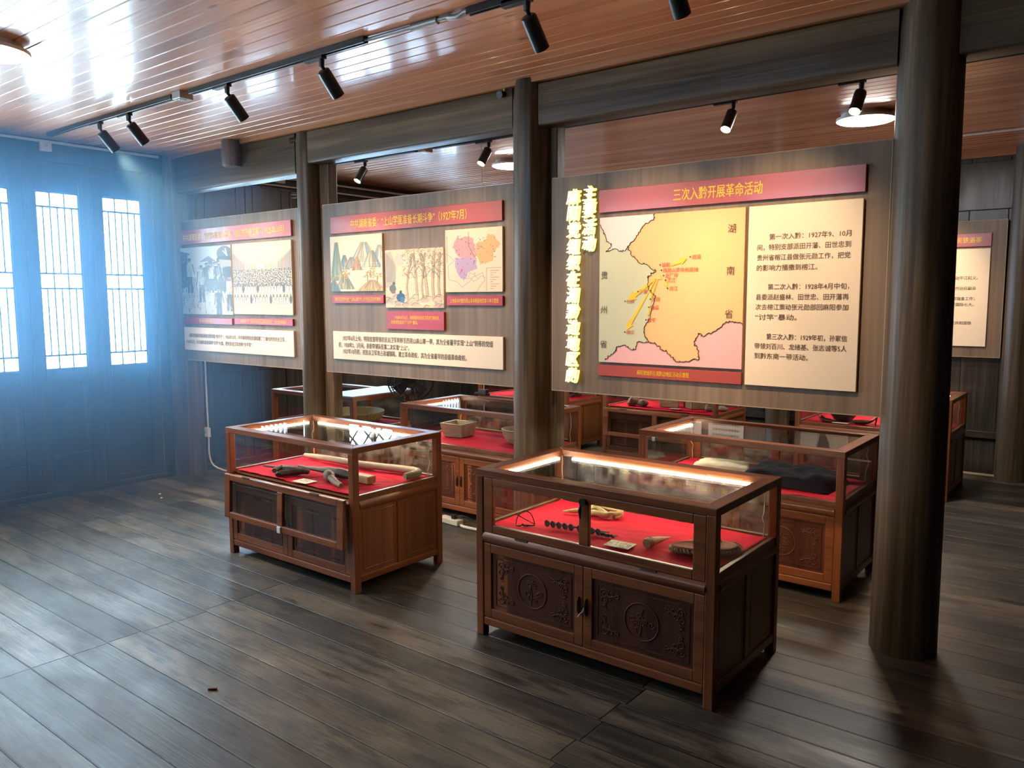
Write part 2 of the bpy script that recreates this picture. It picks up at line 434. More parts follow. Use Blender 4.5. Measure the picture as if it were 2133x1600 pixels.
class MB:
    def __init__(s):
        s.v, s.f = [], []
    def add(s, vs, fs):
        n = len(s.v)
        s.v += [tuple(v) for v in vs]
        s.f += [tuple(i + n for i in f) for f in fs]
        return s
    def box(s, x0, y0, z0, x1, y1, z1):
        vs = [(x, y, z) for z in (z0, z1) for y in (y0, y1) for x in (x0, x1)]
        return s.add(vs, [(0, 2, 3, 1), (4, 5, 7, 6), (0, 1, 5, 4), (2, 6, 7, 3), (0, 4, 6, 2), (1, 3, 7, 5)])
    def obox(s, c, size, mat):
        hx, hy, hz = (q / 2 for q in size)
        vs = [Vector(c) + mat @ Vector((x * hx, y * hy, z * hz)) for z in (-1, 1) for y in (-1, 1) for x in (-1, 1)]
        return s.add(vs, [(0, 2, 3, 1), (4, 5, 7, 6), (0, 1, 5, 4), (2, 6, 7, 3), (0, 4, 6, 2), (1, 3, 7, 5)])
    def tube(s, pts, r, n=8, closed=False, flat=1.0):
        P = [Vector(p) for p in pts]
        R = list(r) if isinstance(r, (list, tuple)) else [r] * len(P)
        rings, m = [], len(P)
        up = None
        for i, p in enumerate(P):
            a = P[(i - 1) % m] if (closed or i > 0) else p
            c = P[(i + 1) % m] if (closed or i < m - 1) else p
            t = (c - a)
            t = t.normalized() if t.length > 1e-9 else Vector((0, 0, 1))
            if up is None:
                up = Vector((0, 0, 1)) if abs(t.z) < 0.9 else Vector((1, 0, 0))
            e = t.cross(up)
            e = e.normalized() if e.length > 1e-6 else Vector((1, 0, 0))
            u = e.cross(t).normalized()
            up = u
            rings.append([p + R[i] * (math.cos(k * 2 * PI / n) * e + flat * math.sin(k * 2 * PI / n) * u) for k in range(n)])
        vs = [v for rg in rings for v in rg]
        fs = []
        for i in range(m if closed else m - 1):
            j = (i + 1) % m
            for k in range(n):
                l = (k + 1) % n
                fs.append((i * n + k, i * n + l, j * n + l, j * n + k))
        if not closed:
            fs.append(tuple(range(n - 1, -1, -1)))
            fs.append(tuple((m - 1) * n + k for k in range(n)))
        return s.add(vs, fs)
    def cyl(s, p0, p1, r0, r1=None, n=24):
        return s.tube([p0, p1], [r0, r0 if r1 is None else r1], n)
    def lathe(s, prof, c=(0, 0, 0), n=40, sx=1.0, sy=1.0):
        c = Vector(c)
        vs = []
        for (r, z) in prof:
            for k in range(n):
                a = 2 * PI * k / n
                vs.append(c + Vector((r * math.cos(a) * sx, r * math.sin(a) * sy, z)))
        fs = []
        for i in range(len(prof) - 1):
            for k in range(n):
                l = (k + 1) % n
                fs.append((i * n + k, i * n + l, (i + 1) * n + l, (i + 1) * n + k))
        if prof[0][0] > 1e-6:
            fs.append(tuple(range(n - 1, -1, -1)))
        if prof[-1][0] > 1e-6:
            fs.append(tuple((len(prof) - 1) * n + k for k in range(n)))
        return s.add(vs, fs)
    def prism(s, poly, fn):
        """poly: 2D outline; fn(u, v, t) -> point for t in (0, 1)"""
        n = len(poly)
        vs = [fn(u, v, 0) for u, v in poly] + [fn(u, v, 1) for u, v in poly]
        if n > 12:
            tri = tessellate_polygon([[Vector((u, v, 0)) for u, v in poly]])
            fs = [tuple(t) for t in tri] + [tuple(n + i for i in reversed(t)) for t in tri]
            fs += [(i, (i + 1) % n, n + (i + 1) % n, n + i) for i in range(n)]
            return s.add(vs, fs)
        fs = [tuple(range(n - 1, -1, -1)), tuple(range(n, 2 * n))]
        fs += [(i, (i + 1) % n, n + (i + 1) % n, n + i) for i in range(n)]
        return s.add(vs, fs)
    def grid(s, nx, ny, fn, thick=None):
        vs = [fn(i / nx, j / ny) for j in range(ny + 1) for i in range(nx + 1)]
        w_ = nx + 1
        fs = [(j * w_ + i, j * w_ + i + 1, (j + 1) * w_ + i + 1, (j + 1) * w_ + i) for j in range(ny) for i in range(nx)]
        return s.add(vs, fs)
    def build(s, name, mat, parent=None, bevel=0.0, smooth=False, seg=2, angle=35):
        me = bpy.data.meshes.new(name)
        off = wloc(parent) if parent is not None else Vector((0, 0, 0))
        me.from_pydata([(v[0] - off.x, v[1] - off.y, v[2] - off.z) for v in s.v], [], s.f)
        me.validate()
        me.update()
        mats = mat if isinstance(mat, (list, tuple)) else [mat]
        for q in mats:
            me.materials.append(q)
        if smooth:
            me.polygons.foreach_set('use_smooth', [True] * len(me.polygons))
            me.set_sharp_from_angle(angle=math.radians(angle))
        o = bpy.data.objects.new(name, me)
        COL.objects.link(o)
        if parent is not None:
            o.parent = parent
        if bevel:
            b = o.modifiers.new('bevel', 'BEVEL')
            b.width = bevel
            b.segments = seg
            b.limit_method = 'ANGLE'
            b.angle_limit = math.radians(40)
        return o

def thing(name, label, cat, loc, group=None):
    o = bpy.data.objects.new(name, None)
    o.empty_display_size = 0.1
    COL.objects.link(o)
    o.location = loc
    o['label'] = label
    o['category'] = cat
    if group:
        o['group'] = group
    return o

def tag(o, label, cat, group=None, kind=None):
    o['label'] = label
    o['category'] = cat
    if group:
        o['group'] = group
    if kind:
        o['kind'] = kind
    return o

def struct(o, label=None):
    o['kind'] = 'structure'
    if label:
        o['label'] = label
    return o

def recentre(o):
    """put the origin of a single-mesh thing at its own base"""
    me = o.data
    n = len(me.vertices)
    co = np.empty(n * 3)
    me.vertices.foreach_get('co', co)
    co = co.reshape(-1, 3)
    c = np.array([(co[:, 0].min() + co[:, 0].max()) / 2, (co[:, 1].min() + co[:, 1].max()) / 2, co[:, 2].min()])
    me.vertices.foreach_set('co', (co - c).ravel())
    o.location = Vector(c) + o.location
    me.update()
    return o

def copy_tree(o, parent=None):
    c = o.copy()
    COL.objects.link(c)
    if parent is not None:
        c.parent = parent
    for ch in list(o.children):
        copy_tree(ch, c)
    return c

_tc = bpy.data.curves.new('text_tool', 'FONT')
_to = bpy.data.objects.new('text_tool', _tc)
COL.objects.link(_to)

def glyphs(body, size=1.0, bold=0.0, spacing=1.0, extrude=0.0, res=2, shear=0.0, bevel=0.0):
    _tc.body = body
    _tc.size = size
    _tc.offset = bold
    _tc.space_character = spacing
    _tc.extrude = extrude
    _tc.bevel_depth = bevel
    _tc.bevel_resolution = 1
    _tc.resolution_u = res
    _tc.shear = shear
    dg = bpy.context.evaluated_depsgraph_get()
    dg.update()
    me = bpy.data.meshes.new_from_object(_to.evaluated_get(dg))
    n = len(me.vertices)
    co = np.empty(n * 3)
    me.vertices.foreach_get('co', co)
    co = co.reshape(-1, 3)
    fs = [tuple(p.vertices) for p in me.polygons]
    bpy.data.meshes.remove(me)
    return co, fs

def text_into(mb, body, x0, z, y, size, width=None, bold=0.0, spacing=1.0, sx=1.0, extrude=0.0, anchor='l'):
    """flat lettering facing -Y, baseline z, left edge x0; squeezed to 'width' if given"""
    co, fs = glyphs(body, size, 0.0, spacing, extrude)
    if len(co) == 0:
        return
    xa, xb = co[:, 0].min(), co[:, 0].max()
    k = sx if width is None else width / max(1e-6, xb - xa)
    wd = (xb - xa) * k
    sh = x0 if anchor == 'l' else (x0 - wd / 2 if anchor == 'c' else x0 - wd)
    steps = [(0, 0)] if bold <= 0 else [(-bold, 0), (bold, 0), (0, 0), (0, bold)]
    for i, (dx, dz) in enumerate(steps):      # heavier strokes: the outline struck more than once
        mb.add([((c[0] - xa) * k + sh + dx, y - c[2] - 0.00012 * i, z + c[1] + dz) for c in co], fs)

# ------------------------------------------------------------------ the shell of the room
f_ = MB().box(XL - 0.3, YF - 0.3, -0.06, XR + 0.3, YB + 0.3, 0.0)
struct(f_.build('floor', M['floor']), 'dark worn plank floor')

# ceiling boards: one continuous ceiling with a V groove between boards
c_ = MB()
bw = 0.0935
k0, k1 = int(math.floor((YF - 0.2) / bw)), int(math.ceil((YB + 0.2) / bw))
prof = []
for k in range(k0, k1):
    y = k * bw
    prof += [(y, ZC + 0.0045), (y + 0.0055, ZC), (y + bw - 0.0055, ZC)]
prof.append((k1 * bw, ZC + 0.0045))
n = len(prof)
vs = [(XL - 0.2, y, z) for y, z in prof] + [(XR + 0.2, y, z) for y, z in prof]
c_.add(vs, [(i, i + 1, n + i + 1, n + i) for i in range(n - 1)])
c_.box(XL - 0.3, YF - 0.3, ZC + 0.02, XR + 0.3, YB + 0.3, ZC + 0.08)
struct(c_.build('ceiling', M['ceiling']), 'varnished orange board ceiling')

def wall_boards(mb, axis, pos, a0, a1, z0, z1, wd, face):
    """vertical boards standing side by side"""
    k = a0
    i = 0
    while k < a1 - 1e-4:
        e = min(a1, k + wd)
        d = 0.004 * ((i * 7) % 3)
        if axis == 'y':   # wall plane y = pos, thickness to +/- face
            mb.box(k + 0.002, min(pos - d * face, pos + 0.12 * face), z0, e - 0.002, max(pos - d * face, pos + 0.12 * face), z1)
        else:
            mb.box(min(pos - d * face, pos + 0.12 * face), k + 0.002, z0, max(pos - d * face, pos + 0.12 * face), e - 0.002, z1)
        k = e
        i += 1
    q0, q1 = sorted((pos + 0.10 * face, pos + 0.16 * face))
    if axis == 'y':
        mb.box(a0, q0, z0, a1, q1, z1)
    else:
        mb.box(q0, a0, z0, q1, a1, z1)

mb = MB()
wall_boards(mb, 'y', YB, XL - 0.1, XR + 0.1, 0.0, ZC + 0.03, 0.30, 1)
mb.box(XL, YB - 0.03, 2.36, XR, YB, 2.77)
mb.box(XL, YB - 0.035, 0.34, XR, YB, 0.40)
struct(mb.build('wall_back', M['dark_z'], bevel=0.003, seg=1), 'dark timber board wall at the back')
TRANSOMS = [(-5.6, -4.4), (-3.6, -2.4)]
TZ0, TZ1 = 2.44, 2.80
mb = MB()
wall_boards(mb, 'y', YF, XL - 0.1, XR + 0.1, 0.0, TZ0, 0.30, -1)
mb.box(XL - 0.1, YF - 0.12, TZ1, XR + 0.1, YF, ZC + 0.03)
_e = [XL - 0.1] + [q for t_ in TRANSOMS for q in t_] + [XR + 0.1]
for a_, b_ in zip(_e[0::2], _e[1::2]):
    mb.box(a_, YF - 0.12, TZ0, b_, YF, TZ1)
struct(mb.build('wall_front', M['dark_z']), 'dark timber board wall behind the viewpoint')
mb = MB()
wall_boards(mb, 'x', XR, YF - 0.1, YB + 0.1, 0.0, ZC + 0.03, 0.30, 1)
struct(mb.build('wall_right', M['dark_z']), 'dark timber board wall on the right')

# left wall: header, sill and plain stretches; door leaves fill the openings
LEAF = 0.514
front_leaves = [3.643 - LEAF * (i + 1) for i in range(9)]            # y of each leaf's near edge
front_leaves = [y for y in front_leaves if y > -1.1]
back_leaves = [4.06 + LEAF * i for i in range(3)]
rear_leaves = [6.72 + LEAF * i for i in range(2)]
y_lo = min(front_leaves)
LATTICE_Y = (5.75, 6.60)
mb = MB()
xw0, xw1 = XL - 0.09, XL
mb.box(xw0, YF - 0.1, 2.69, xw1 - 0.003, YB + 0.1, ZC + 0.03)          # header
mb.box(xw0, YF - 0.1, 0.0, xw1 + 0.002, YB + 0.1, 0.045)              # sill
mb.box(xw0, YF - 0.1, 0.045, xw1, y_lo, 2.69)
mb.box(xw0, 3.645, 0.045, xw1, 4.058, 2.69)
mb.box(xw0, 4.06 + 3 * LEAF, 0.045, xw1, LATTICE_Y[0], 2.69)
mb.box(xw0, LATTICE_Y[0], 0.045, xw1, LATTICE_Y[1], 1.18)
mb.box(xw0, LATTICE_Y[0], 2.02, xw1, LATTICE_Y[1], 2.69)
mb.box(xw0, LATTICE_Y[1], 0.045, xw1, 6.72, 2.69)
mb.box(xw0, 6.72 + 2 * LEAF, 0.045, xw1, YB + 0.1, 2.69)
struct(mb.build('wall_left', M['dark_z'], bevel=0.003, seg=1), 'dark timber wall of lattice door leaves')

def portal(y0, y1, z0, z1, x):
    ld = bpy.data.lights.new('daylight_portal', 'AREA')
    ld.shape = 'RECTANGLE'
    ld.size = y1 - y0
    ld.size_y = z1 - z0
    ld.cycles.is_portal = True
    o = bpy.data.objects.new('daylight_portal', ld)
    COL.objects.link(o)
    o.matrix_world = Matrix(((0, 0, -1, x), (1, 0, 0, (y0 + y1) / 2), (0, -1, 0, (z0 + z1) / 2), (0, 0, 0, 1)))

def door_leaf(idx, y0, zt=2.455):
    """one tall leaf: stiles, rails, lattice window above, panels below"""
    y1 = y0 + LEAF
    w0, w1 = y0 + 0.083, y0 + 0.412
    zb = 1.04
    xa, xb = XL - 0.055, XL - 0.005
    m = MB()
    m.box(xa, y0 + 0.0006, 0.046, xb, w0, 2.689)
    m.box(xa, w1, 0.046, xb, y1 - 0.0006, 2.689)
    for (z0, z1) in ((0.046, 0.10), (0.30, 0.345), (0.90, zb), (zt, 2.689)):
        m.box(xa, w0, z0, xb, w1, z1)
    o = m.build('door_%d' % idx, M['dark_z'], bevel=0.004, seg=1)
    struct(o, 'dark lattice door leaf of the left wall')
    p = MB()
    p.box(xa + 0.012, w0, 0.10, xb - 0.012, w1, 0.30)
    p.box(xa + 0.012, w0, 0.345, xb - 0.012, w1, 0.90)
    p.build('lower_panel', M['dark_z'], o)
    g = MB()
    hs = [zt - 0.118, 1.811, 1.692, 1.153]
    if zt < 2.4:
        hs = [zt - 0.11, 1.74, 1.63, 1.153]
    t = 0.011
    for z in hs:
        g.box(xa + 0.008, w0, z - t / 2 - 0.002, xb - 0.006, w1, z + t / 2 + 0.002)
    g.box(xa + 0.008, w0, zb, xb - 0.006, w0 + 0.010, zt)
    g.box(xa + 0.008, w1 - 0.010, zb, xb - 0.006, w1, zt)
    g.box(xa + 0.008, w0, zb, xb - 0.006, w1, zb + 0.010)
    g.box(xa + 0.008, w0, zt - 0.010, xb - 0.006, w1, zt)
    bands = [(hs[0], zt, 3), (hs[1], hs[0], 6), (hs[2], hs[1], 3), (hs[3], hs[2], 6), (zb, hs[3], 3)]
    for (a, b_, cnt) in bands:
        for i in range(1, cnt):
            y = w0 + (w1 - w0) * i / cnt
            g.box(xa + 0.010, y - t / 2, a, xb - 0.010, y + t / 2, b_)
    g.build('lattice', M['dark_z'], o)
    q = MB().box(xa + 0.002, w0, zb, xa + 0.006, w1, zt)
    q.build('pane', M['pane'], o)
    portal(w0, w1, zb, zt, XL - 0.075)
    return o

def portal_y(x0, x1, z0, z1, y):
    ld = bpy.data.lights.new('daylight_portal', 'AREA')
    ld.shape = 'RECTANGLE'
    ld.size = x1 - x0
    ld.size_y = z1 - z0
    ld.cycles.is_portal = True
    o = bpy.data.objects.new('daylight_portal', ld)
    COL.objects.link(o)
    o.matrix_world = Matrix(((1, 0, 0, (x0 + x1) / 2), (0, 0, -1, y), (0, 1, 0, (z0 + z1) / 2), (0, 0, 0, 1)))

for k_, (a_, b_) in enumerate(TRANSOMS):
    m = MB()
    m.box(a_, YF - 0.09, TZ0, b_, YF - 0.02, TZ0 + 0.03)
    m.box(a_, YF - 0.09, TZ1 - 0.03, b_, YF - 0.02, TZ1)
    o = struct(m.build('window_%d' % (k_ + 2), M['dark_z']), 'balustered transom opening behind the viewpoint')
    for i in range(7):
        xb_ = a_ + (b_ - a_) * (i + 0.5) / 7
        q = MB()
        q.lathe([(0.03, TZ0 + .03), (0.03, TZ0 + .06), (0.018, TZ0 + .08), (0.045, TZ0 + .13), (0.05, TZ0 + .16), (0.022, TZ0 + .24), (0.03, TZ0 + .28), (0.03, TZ1 - .03)], (xb_, YF - 0.055, 0), 16)
        q.build('baluster', M['dark_z'], o, smooth=True)
    portal_y(a_, b_, TZ0 + 0.03, TZ1 - 0.03, YF - 0.11)

idx = 1
for y in front_leaves:
    door_leaf(idx, y); idx += 1
for y in back_leaves:
    door_leaf(idx, y, 2.27); idx += 1
for y in rear_leaves:
    door_leaf(idx, y, 2.27); idx += 1
# wide window with a diagonal lattice, behind the second panel
m = MB()
ya, yb = LATTICE_Y
za, zb = 1.18, 2.02
for (a, b_, c, d) in ((ya, za, yb, za + 0.05), (ya, zb - 0.05, yb, zb), (ya, za, ya + 0.05, zb), (yb - 0.05, za, yb, zb), ((ya + yb) / 2 - 0.02, za, (ya + yb) / 2 + 0.02, zb)):
    m.box(XL - 0.06, a, b_, XL - 0.01, c, d)
win = struct(m.build('window_1', M['dark_z']), 'window with a diagonal lattice in the left wall')
m = MB()
for s0 in (ya + 0.05, (ya + yb) / 2 + 0.02):
    s1 = s0 + (yb - ya) / 2 - 0.07
    wd = s1 - s0
    hh = zb - za - 0.10
    for k in range(-2, 4):
        for sg in (1, -1):
            pts = []
            c = za + 0.05 + k * 0.26
            for t in np.linspace(0, 1, 41):
                y = s0 + wd * t
                z = c + sg * wd * t * 1.1 if sg > 0 else c + wd * 1.1 * (1 - t)
                if za + 0.05 <= z <= zb - 0.05:
                    pts.append((XL - 0.035, y, z))
            if len(pts) > 2:
                m.tube([pts[0], pts[-1]], 0.016, 4)
m.build('lattice', M['dark_z'], win)
MB().box(XL - 0.052, ya + 0.05, za + 0.05, XL - 0.048, yb - 0.05, zb - 0.05).build('pane', M['pane'], win)
portal(ya + 0.05, yb - 0.05, za + 0.05, zb - 0.05, XL - 0.075)

# pale trim board between ceiling and beam, pale strip imitating light that leaks under the back wall
struct(MB().box(XL, YBEAM - 0.09, ZC - 0.028, XR, YBEAM - 0.005, ZC + 0.002).build('trim_1', M['trim']), 'pale board between ceiling and beam')
struct(MB().box(XL, YB - 0.05, ZC - 0.05, XR, YB, ZC + 0.002).build('trim_2', M['trim']), 'pale board above the back wall')
struct(MB().box(-2.6, YB - 0.014, 0.0, XR, YB, 0.016).build('light_leak_strip', M['cream']), 'thin pale strip painted as light leaking under the back wall')

# ------------------------------------------------------------------ columns and beams
def column(label, x, y, r0, r1, z1, seedv):
    m = MB()
    nseg, nr = 40, 24
    vs, fs = [], []
    for j in range(nr + 1):
        t = j / nr
        z = z1 * t
        r = r0 + (r1 - r0) * t
        for k in range(nseg):
            a = 2 * PI * k / nseg
            d = noise.noise(Vector((math.cos(a) * 2.2 + seedv, math.sin(a) * 2.2, z * 0.5))) * 0.006
            d += noise.noise(Vector((math.cos(a) * 7 + seedv, math.sin(a) * 7, z * 0.9))) * 0.0025
            if t == 1:
                d -= 0.01
            vs.append((x + (r + d) * math.cos(a), y + (r + d) * math.sin(a), z))
    for j in range(nr):
        for k in range(nseg):
            l = (k + 1) % nseg
            fs.append((j * nseg + k, j * nseg + l, (j + 1) * nseg + l, (j + 1) * nseg + k))
    fs.append(tuple(range(nseg - 1, -1, -1)))
    fs.append(tuple(nr * nseg + k for k in range(nseg)))
    m.add(vs, fs)
    root = thing('wooden_column', label, 'column', (x, y, 0), 'round timber columns')
    m.build('shaft', M['column'], root, smooth=True)
    return root

c1 = column('slim dark round column between the first and second display panels', -4.985, 3.875, 0.098, 0.090, ZC, 1.3)
MB().box(-4.915, 3.90, 0, -4.795, 3.985, 2.60).build('back_post', M['column'], c1, bevel=0.008)
pg = MB()
pg.cyl((-5.10, 3.80, 2.78), (-5.03, 3.84, 2.78), 0.022, n=12)
pg.cyl((-5.10, 3.80, 2.38), (-5.03, 3.84, 2.38), 0.022, n=12)
pg.build('peg', M['dark_z'], c1, smooth=True)
c2 = column('dark round column left of the glowing yellow lettering', -2.895, 3.875, 0.118, 0.112, ZC, 5.1)
MB().box(-2.86, 3.90, 0, -2.735, 3.99, 2.60).build('back_post', M['column'], c2, bevel=0.008)
c3 = column('thickest dark round column standing nearest on the right', -0.775, 3.875, 0.142, 0.128, ZC, 9.7)
column('dark round corner column where the lattice wall meets the first panel', -6.885, 3.885, 0.15, 0.14, ZC, 3.3)
# columns against the back wall
for x, lb in ((-0.83, 'dark round column on the back wall right of the far panel'), (-2.9, 'dark column on the back wall between two far panels'), (-4.98, 'dark column on the back wall behind the second panel')):
    column(lb, x, 8.10, 0.12, 0.11, ZC, x)

def beam(label, x0, x1, z0, z1, y0=3.805, y1=3.945):
    m = MB()
    nx = 40
    sec = [(-1, -1), (-1, 1), (1, 1), (1, -1)]
    vs, fs = [], []
    ym, zm, hy, hz = (y0 + y1) / 2, (z0 + z1) / 2, (y1 - y0) / 2, (z1 - z0) / 2
    ring = []
    for k in range(24):
        a = 2 * PI * k / 24
        cx, sx_ = math.cos(a), math.sin(a)
        p = 0.16
        ring.append((math.copysign(abs(cx) ** p, cx) * hy, math.copysign(abs(sx_) ** p, sx_) * hz))
    for i in range(nx + 1):
        x = x0 + (x1 - x0) * i / nx
        for k, (a, b_) in enumerate(ring):
            d = noise.noise(Vector((x * 1.3, a * 9, b_ * 9))) * 0.006
            vs.append((x, ym + a * (1 + d * 6), zm + b_ * (1 + d * 3)))
    for i in range(nx):
        for k in range(24):
            l = (k + 1) % 24
            fs.append((i * 24 + k, (i + 1) * 24 + k, (i + 1) * 24 + l, i * 24 + l))
    fs.append(tuple(range(24)))
    fs.append(tuple(nx * 24 + k for k in range(23, -1, -1)))
    m.add(vs, fs)
    o = m.build('wooden_beam', M['beam'], smooth=True, angle=50)
    return tag(recentre(o), label, 'beam', 'timber tie beams under the ceiling')

beam('dark tie beam above the leftmost panel, meeting the lattice wall', -6.75, -5.06, 2.53, 2.835)
beam('dark tie beam above the second panel, between slim and middle columns', -4.91, -2.99, 2.595, 2.83)
beam('dark tie beam above the map panel, between middle and thickest columns', -2.80, -0.895, 2.585, 2.825)
beam('dark tie beam running right from the thickest column', -0.66, XR, 2.585, 2.825)
# stub post against the first beam
m = MB()
m.lathe([(0.070, 2.655), (0.080, 2.67), (0.082, 2.78), (0.080, ZC)], (-5.81, 3.765, 0), 28)
tag(recentre(m.build('stub_post', M['column'], smooth=True)), 'short round post stub under the ceiling before the leftmost beam', 'post')
# lower rail beam behind the first panel
m = MB().box(-6.76, 3.93, 2.30, -5.08, 3.99, 2.345)

# ------------------------------------------------------------------ pictures painted into a colour layer
class Paint:
    def __init__(s, nx, ny, bg):
        s.nx, s.ny = nx, ny
        s.a = np.ones((ny, nx, 3)) * np.array(bg)
        s.X, s.Y = np.meshgrid((np.arange(nx) + .5) / nx, (np.arange(ny) + .5) / ny)   # Y up
        s.asp = ny / nx
    def mix(s, mask, col, al=1.0):
        k = (mask * al)[..., None]
        s.a = s.a * (1 - k) + np.array(col) * k
    def poly(s, pts, col, al=1.0):
        P = np.array(pts, float)
        ins = np.zeros(s.X.shape, bool)
        j = len(P) - 1
        for i in range(len(P)):
            xi, yi = P[i]; xj, yj = P[j]
            if yi != yj:
                c = ((yi > s.Y) != (yj > s.Y)) & (s.X < (xj - xi) * (s.Y - yi) / (yj - yi) + xi)
                ins ^= c
            j = i
        s.mix(ins.astype(float), col, al)
    def line(s, pts, wd, col, al=1.0):
        for (x0, y0), (x1, y1) in zip(pts[:-1], pts[1:]):
            dx, dy = x1 - x0, (y1 - y0)
            l2 = dx * dx + dy * dy * s.asp ** 2 + 1e-12
            t = np.clip(((s.X - x0) * dx + (s.Y - y0) * dy * s.asp ** 2) / l2, 0, 1)
            d = np.hypot(s.X - x0 - t * dx, (s.Y - y0 - t * dy) * s.asp)
            s.mix(np.clip(1.5 - d / wd, 0, 1), col, al)
    def ell(s, cx, cy_, rx, ry, col, al=1.0):
        d = ((s.X - cx) / rx) ** 2 + ((s.Y - cy_) / ry) ** 2
        s.mix((d < 1).astype(float), col, al)

def rs(seed):
    return random.Random(seed)

def paint_crowd_drawing():
    """ink drawing: people gathered on steps, a man in a cap large at upper right"""
    p = Paint(150, 200, (0.60, 0.58, 0.54))
    R = rs(3)
    ink = (0.06, 0.065, 0.08)
    p.poly([(0, .93), (0, .38), (.16, .42), (.17, .92)], (0.16, 0.165, 0.18))
    p.line([(0, .95), (.2, .9)], .012, ink)
    for k in range(9):
        x = .03 + k * .035
        p.line([(x, .55), (x + .02, .33)], .006, ink)
    p.poly([(.0, .3), (.55, .38), (.6, .3), (.0, .2)], (0.42, 0.42, 0.41), .6)
    for k in range(6):
        y = .03 + .035 * k
        p.line([(0, y + .03), (.35 + .05 * k, y + .08)], .006, (0.35, .35, .36), .6)
    p.poly([(.4, .78), (.58, .86), (.72, .78)], (.2, .2, .22))
    def man(x, y, h, dark):
        c = (0.10, 0.105, 0.125) if dark else (0.52, 0.51, 0.49)
        p.ell(x, y + h * .93, h * .055, h * .06, (.33, .31, .29))
        p.ell(x, y + h * .97, h * .06, h * .03, ink)
        p.poly([(x - h * .12, y + h * .84), (x + h * .12, y + h * .84), (x + h * .1, y + h * .45), (x - h * .1, y + h * .45)], c)
        p.poly([(x - h * .1, y + h * .47), (x + h * .1, y + h * .47), (x + h * .11, y), (x + h * .02, y), (x, y + h * .35), (x - h * .03, y), (x - h * .11, y)], (0.13, 0.135, 0.15))
        p.line([(x - h * .12, y + h * .82), (x - h * .17, y + h * .5)], .008, ink)
        p.line([(x + h * .12, y + h * .82), (x + h * .18, y + h * .55)], .008, ink)
    man(.08, .45, .38, True); man(.2, .32, .52, False)
    for i in range(16):
        man(.55 + .028 * i + R.uniform(-.01, .01), .34 + R.uniform(-.02, .03), .42, R.random() < .6)
    man(.43, .18, .55, False); man(.52, .34, .42, True); man(.62, .32, .44, False)
    man(.95, .05, .52, False); man(.75, -.1, .5, True)
    for k in range(150):
        x, y = R.uniform(.0, 1), R.uniform(.0, .72)
        p.line([(x, y), (x + R.uniform(-.03, .03), y + R.uniform(.02, .07))], .005, R.choice([ink, ink, (.62, .6, .56)]), .7)
    p.ell(.88, .88, .14, .11, (.14, .145, .16)); p.ell(.88, .80, .15, .05, ink)
    p.poly([(.78, .80), (1, .78), (1, .70), (.8, .68)], (.45, .43, .40))
    p.line([(.86, .92), (.93, .85), (.9, .95)], .01, (.7, .68, .64))
    return p

def paint_assembly():
    """old photograph: rows of people seated and standing before a hall with flags"""
    p = Paint(160, 200, (0.74, 0.60, 0.42))
    R = rs(5)
    p.poly([(0, .62), (0, .88), (.22, .7), (.22, .62)], (.42, .36, .28), .6)
    p.poly([(1, .62), (1, .88), (.78, .7), (.78, .62)], (.42, .36, .28), .6)
    for k in range(16):
        x = .01 + k * .014; p.line([(x, .62), (x, .88 - k * .01)], .004, (.2, .19, .17), .7)
        x = .99 - k * .014; p.line([(x, .62), (x, .88 - k * .01)], .004, (.2, .19, .17), .7)
    p.poly([(.24, .63), (.24, .71), (.76, .71), (.76, .63)], (.55, .47, .36))
    for k in range(26):
        x = .25 + k * .02; p.line([(x, .63), (x, .71 + (.12 if k % 3 == 0 else 0))], .004, (.3, .26, .2), .6)
    p.poly([(.45, .65), (.45, .70), (.56, .70), (.56, .65)], (.75, .66, .52))
    for r in range(13):
        y = .62 - r * .018
        n_ = 46 - r
        for i in range(n_):
            x = (i + R.random() * .7) / n_
            p.ell(x, y + R.uniform(-.006, .006), .010 + r * .0003, .009, (.12, .115, .105), .9)
            p.ell(x, y - .012, .011, .007, (.5, .43, .34), .55)
    for r, (y, c, n_) in enumerate(((.36, (.66, .60, .50), 20), (.21, (.64, .58, .48), 18))):
        for i in range(n_):
            x = (i + .5 + R.uniform(-.15, .15)) / n_
            hh = .11
            col = c if R.random() < .72 else (.12, .115, .11)
            p.ell(x, y, .022, hh * .55, (.13, .125, .115))
            p.ell(x, y - .01, .016, hh * .42, col)
            p.ell(x, y + hh * .55, .011, .014, (.20, .17, .14))
    p.poly([(0, .0), (1, 0), (1, .15), (0, .15)], (.72, .60, .44))
    return p

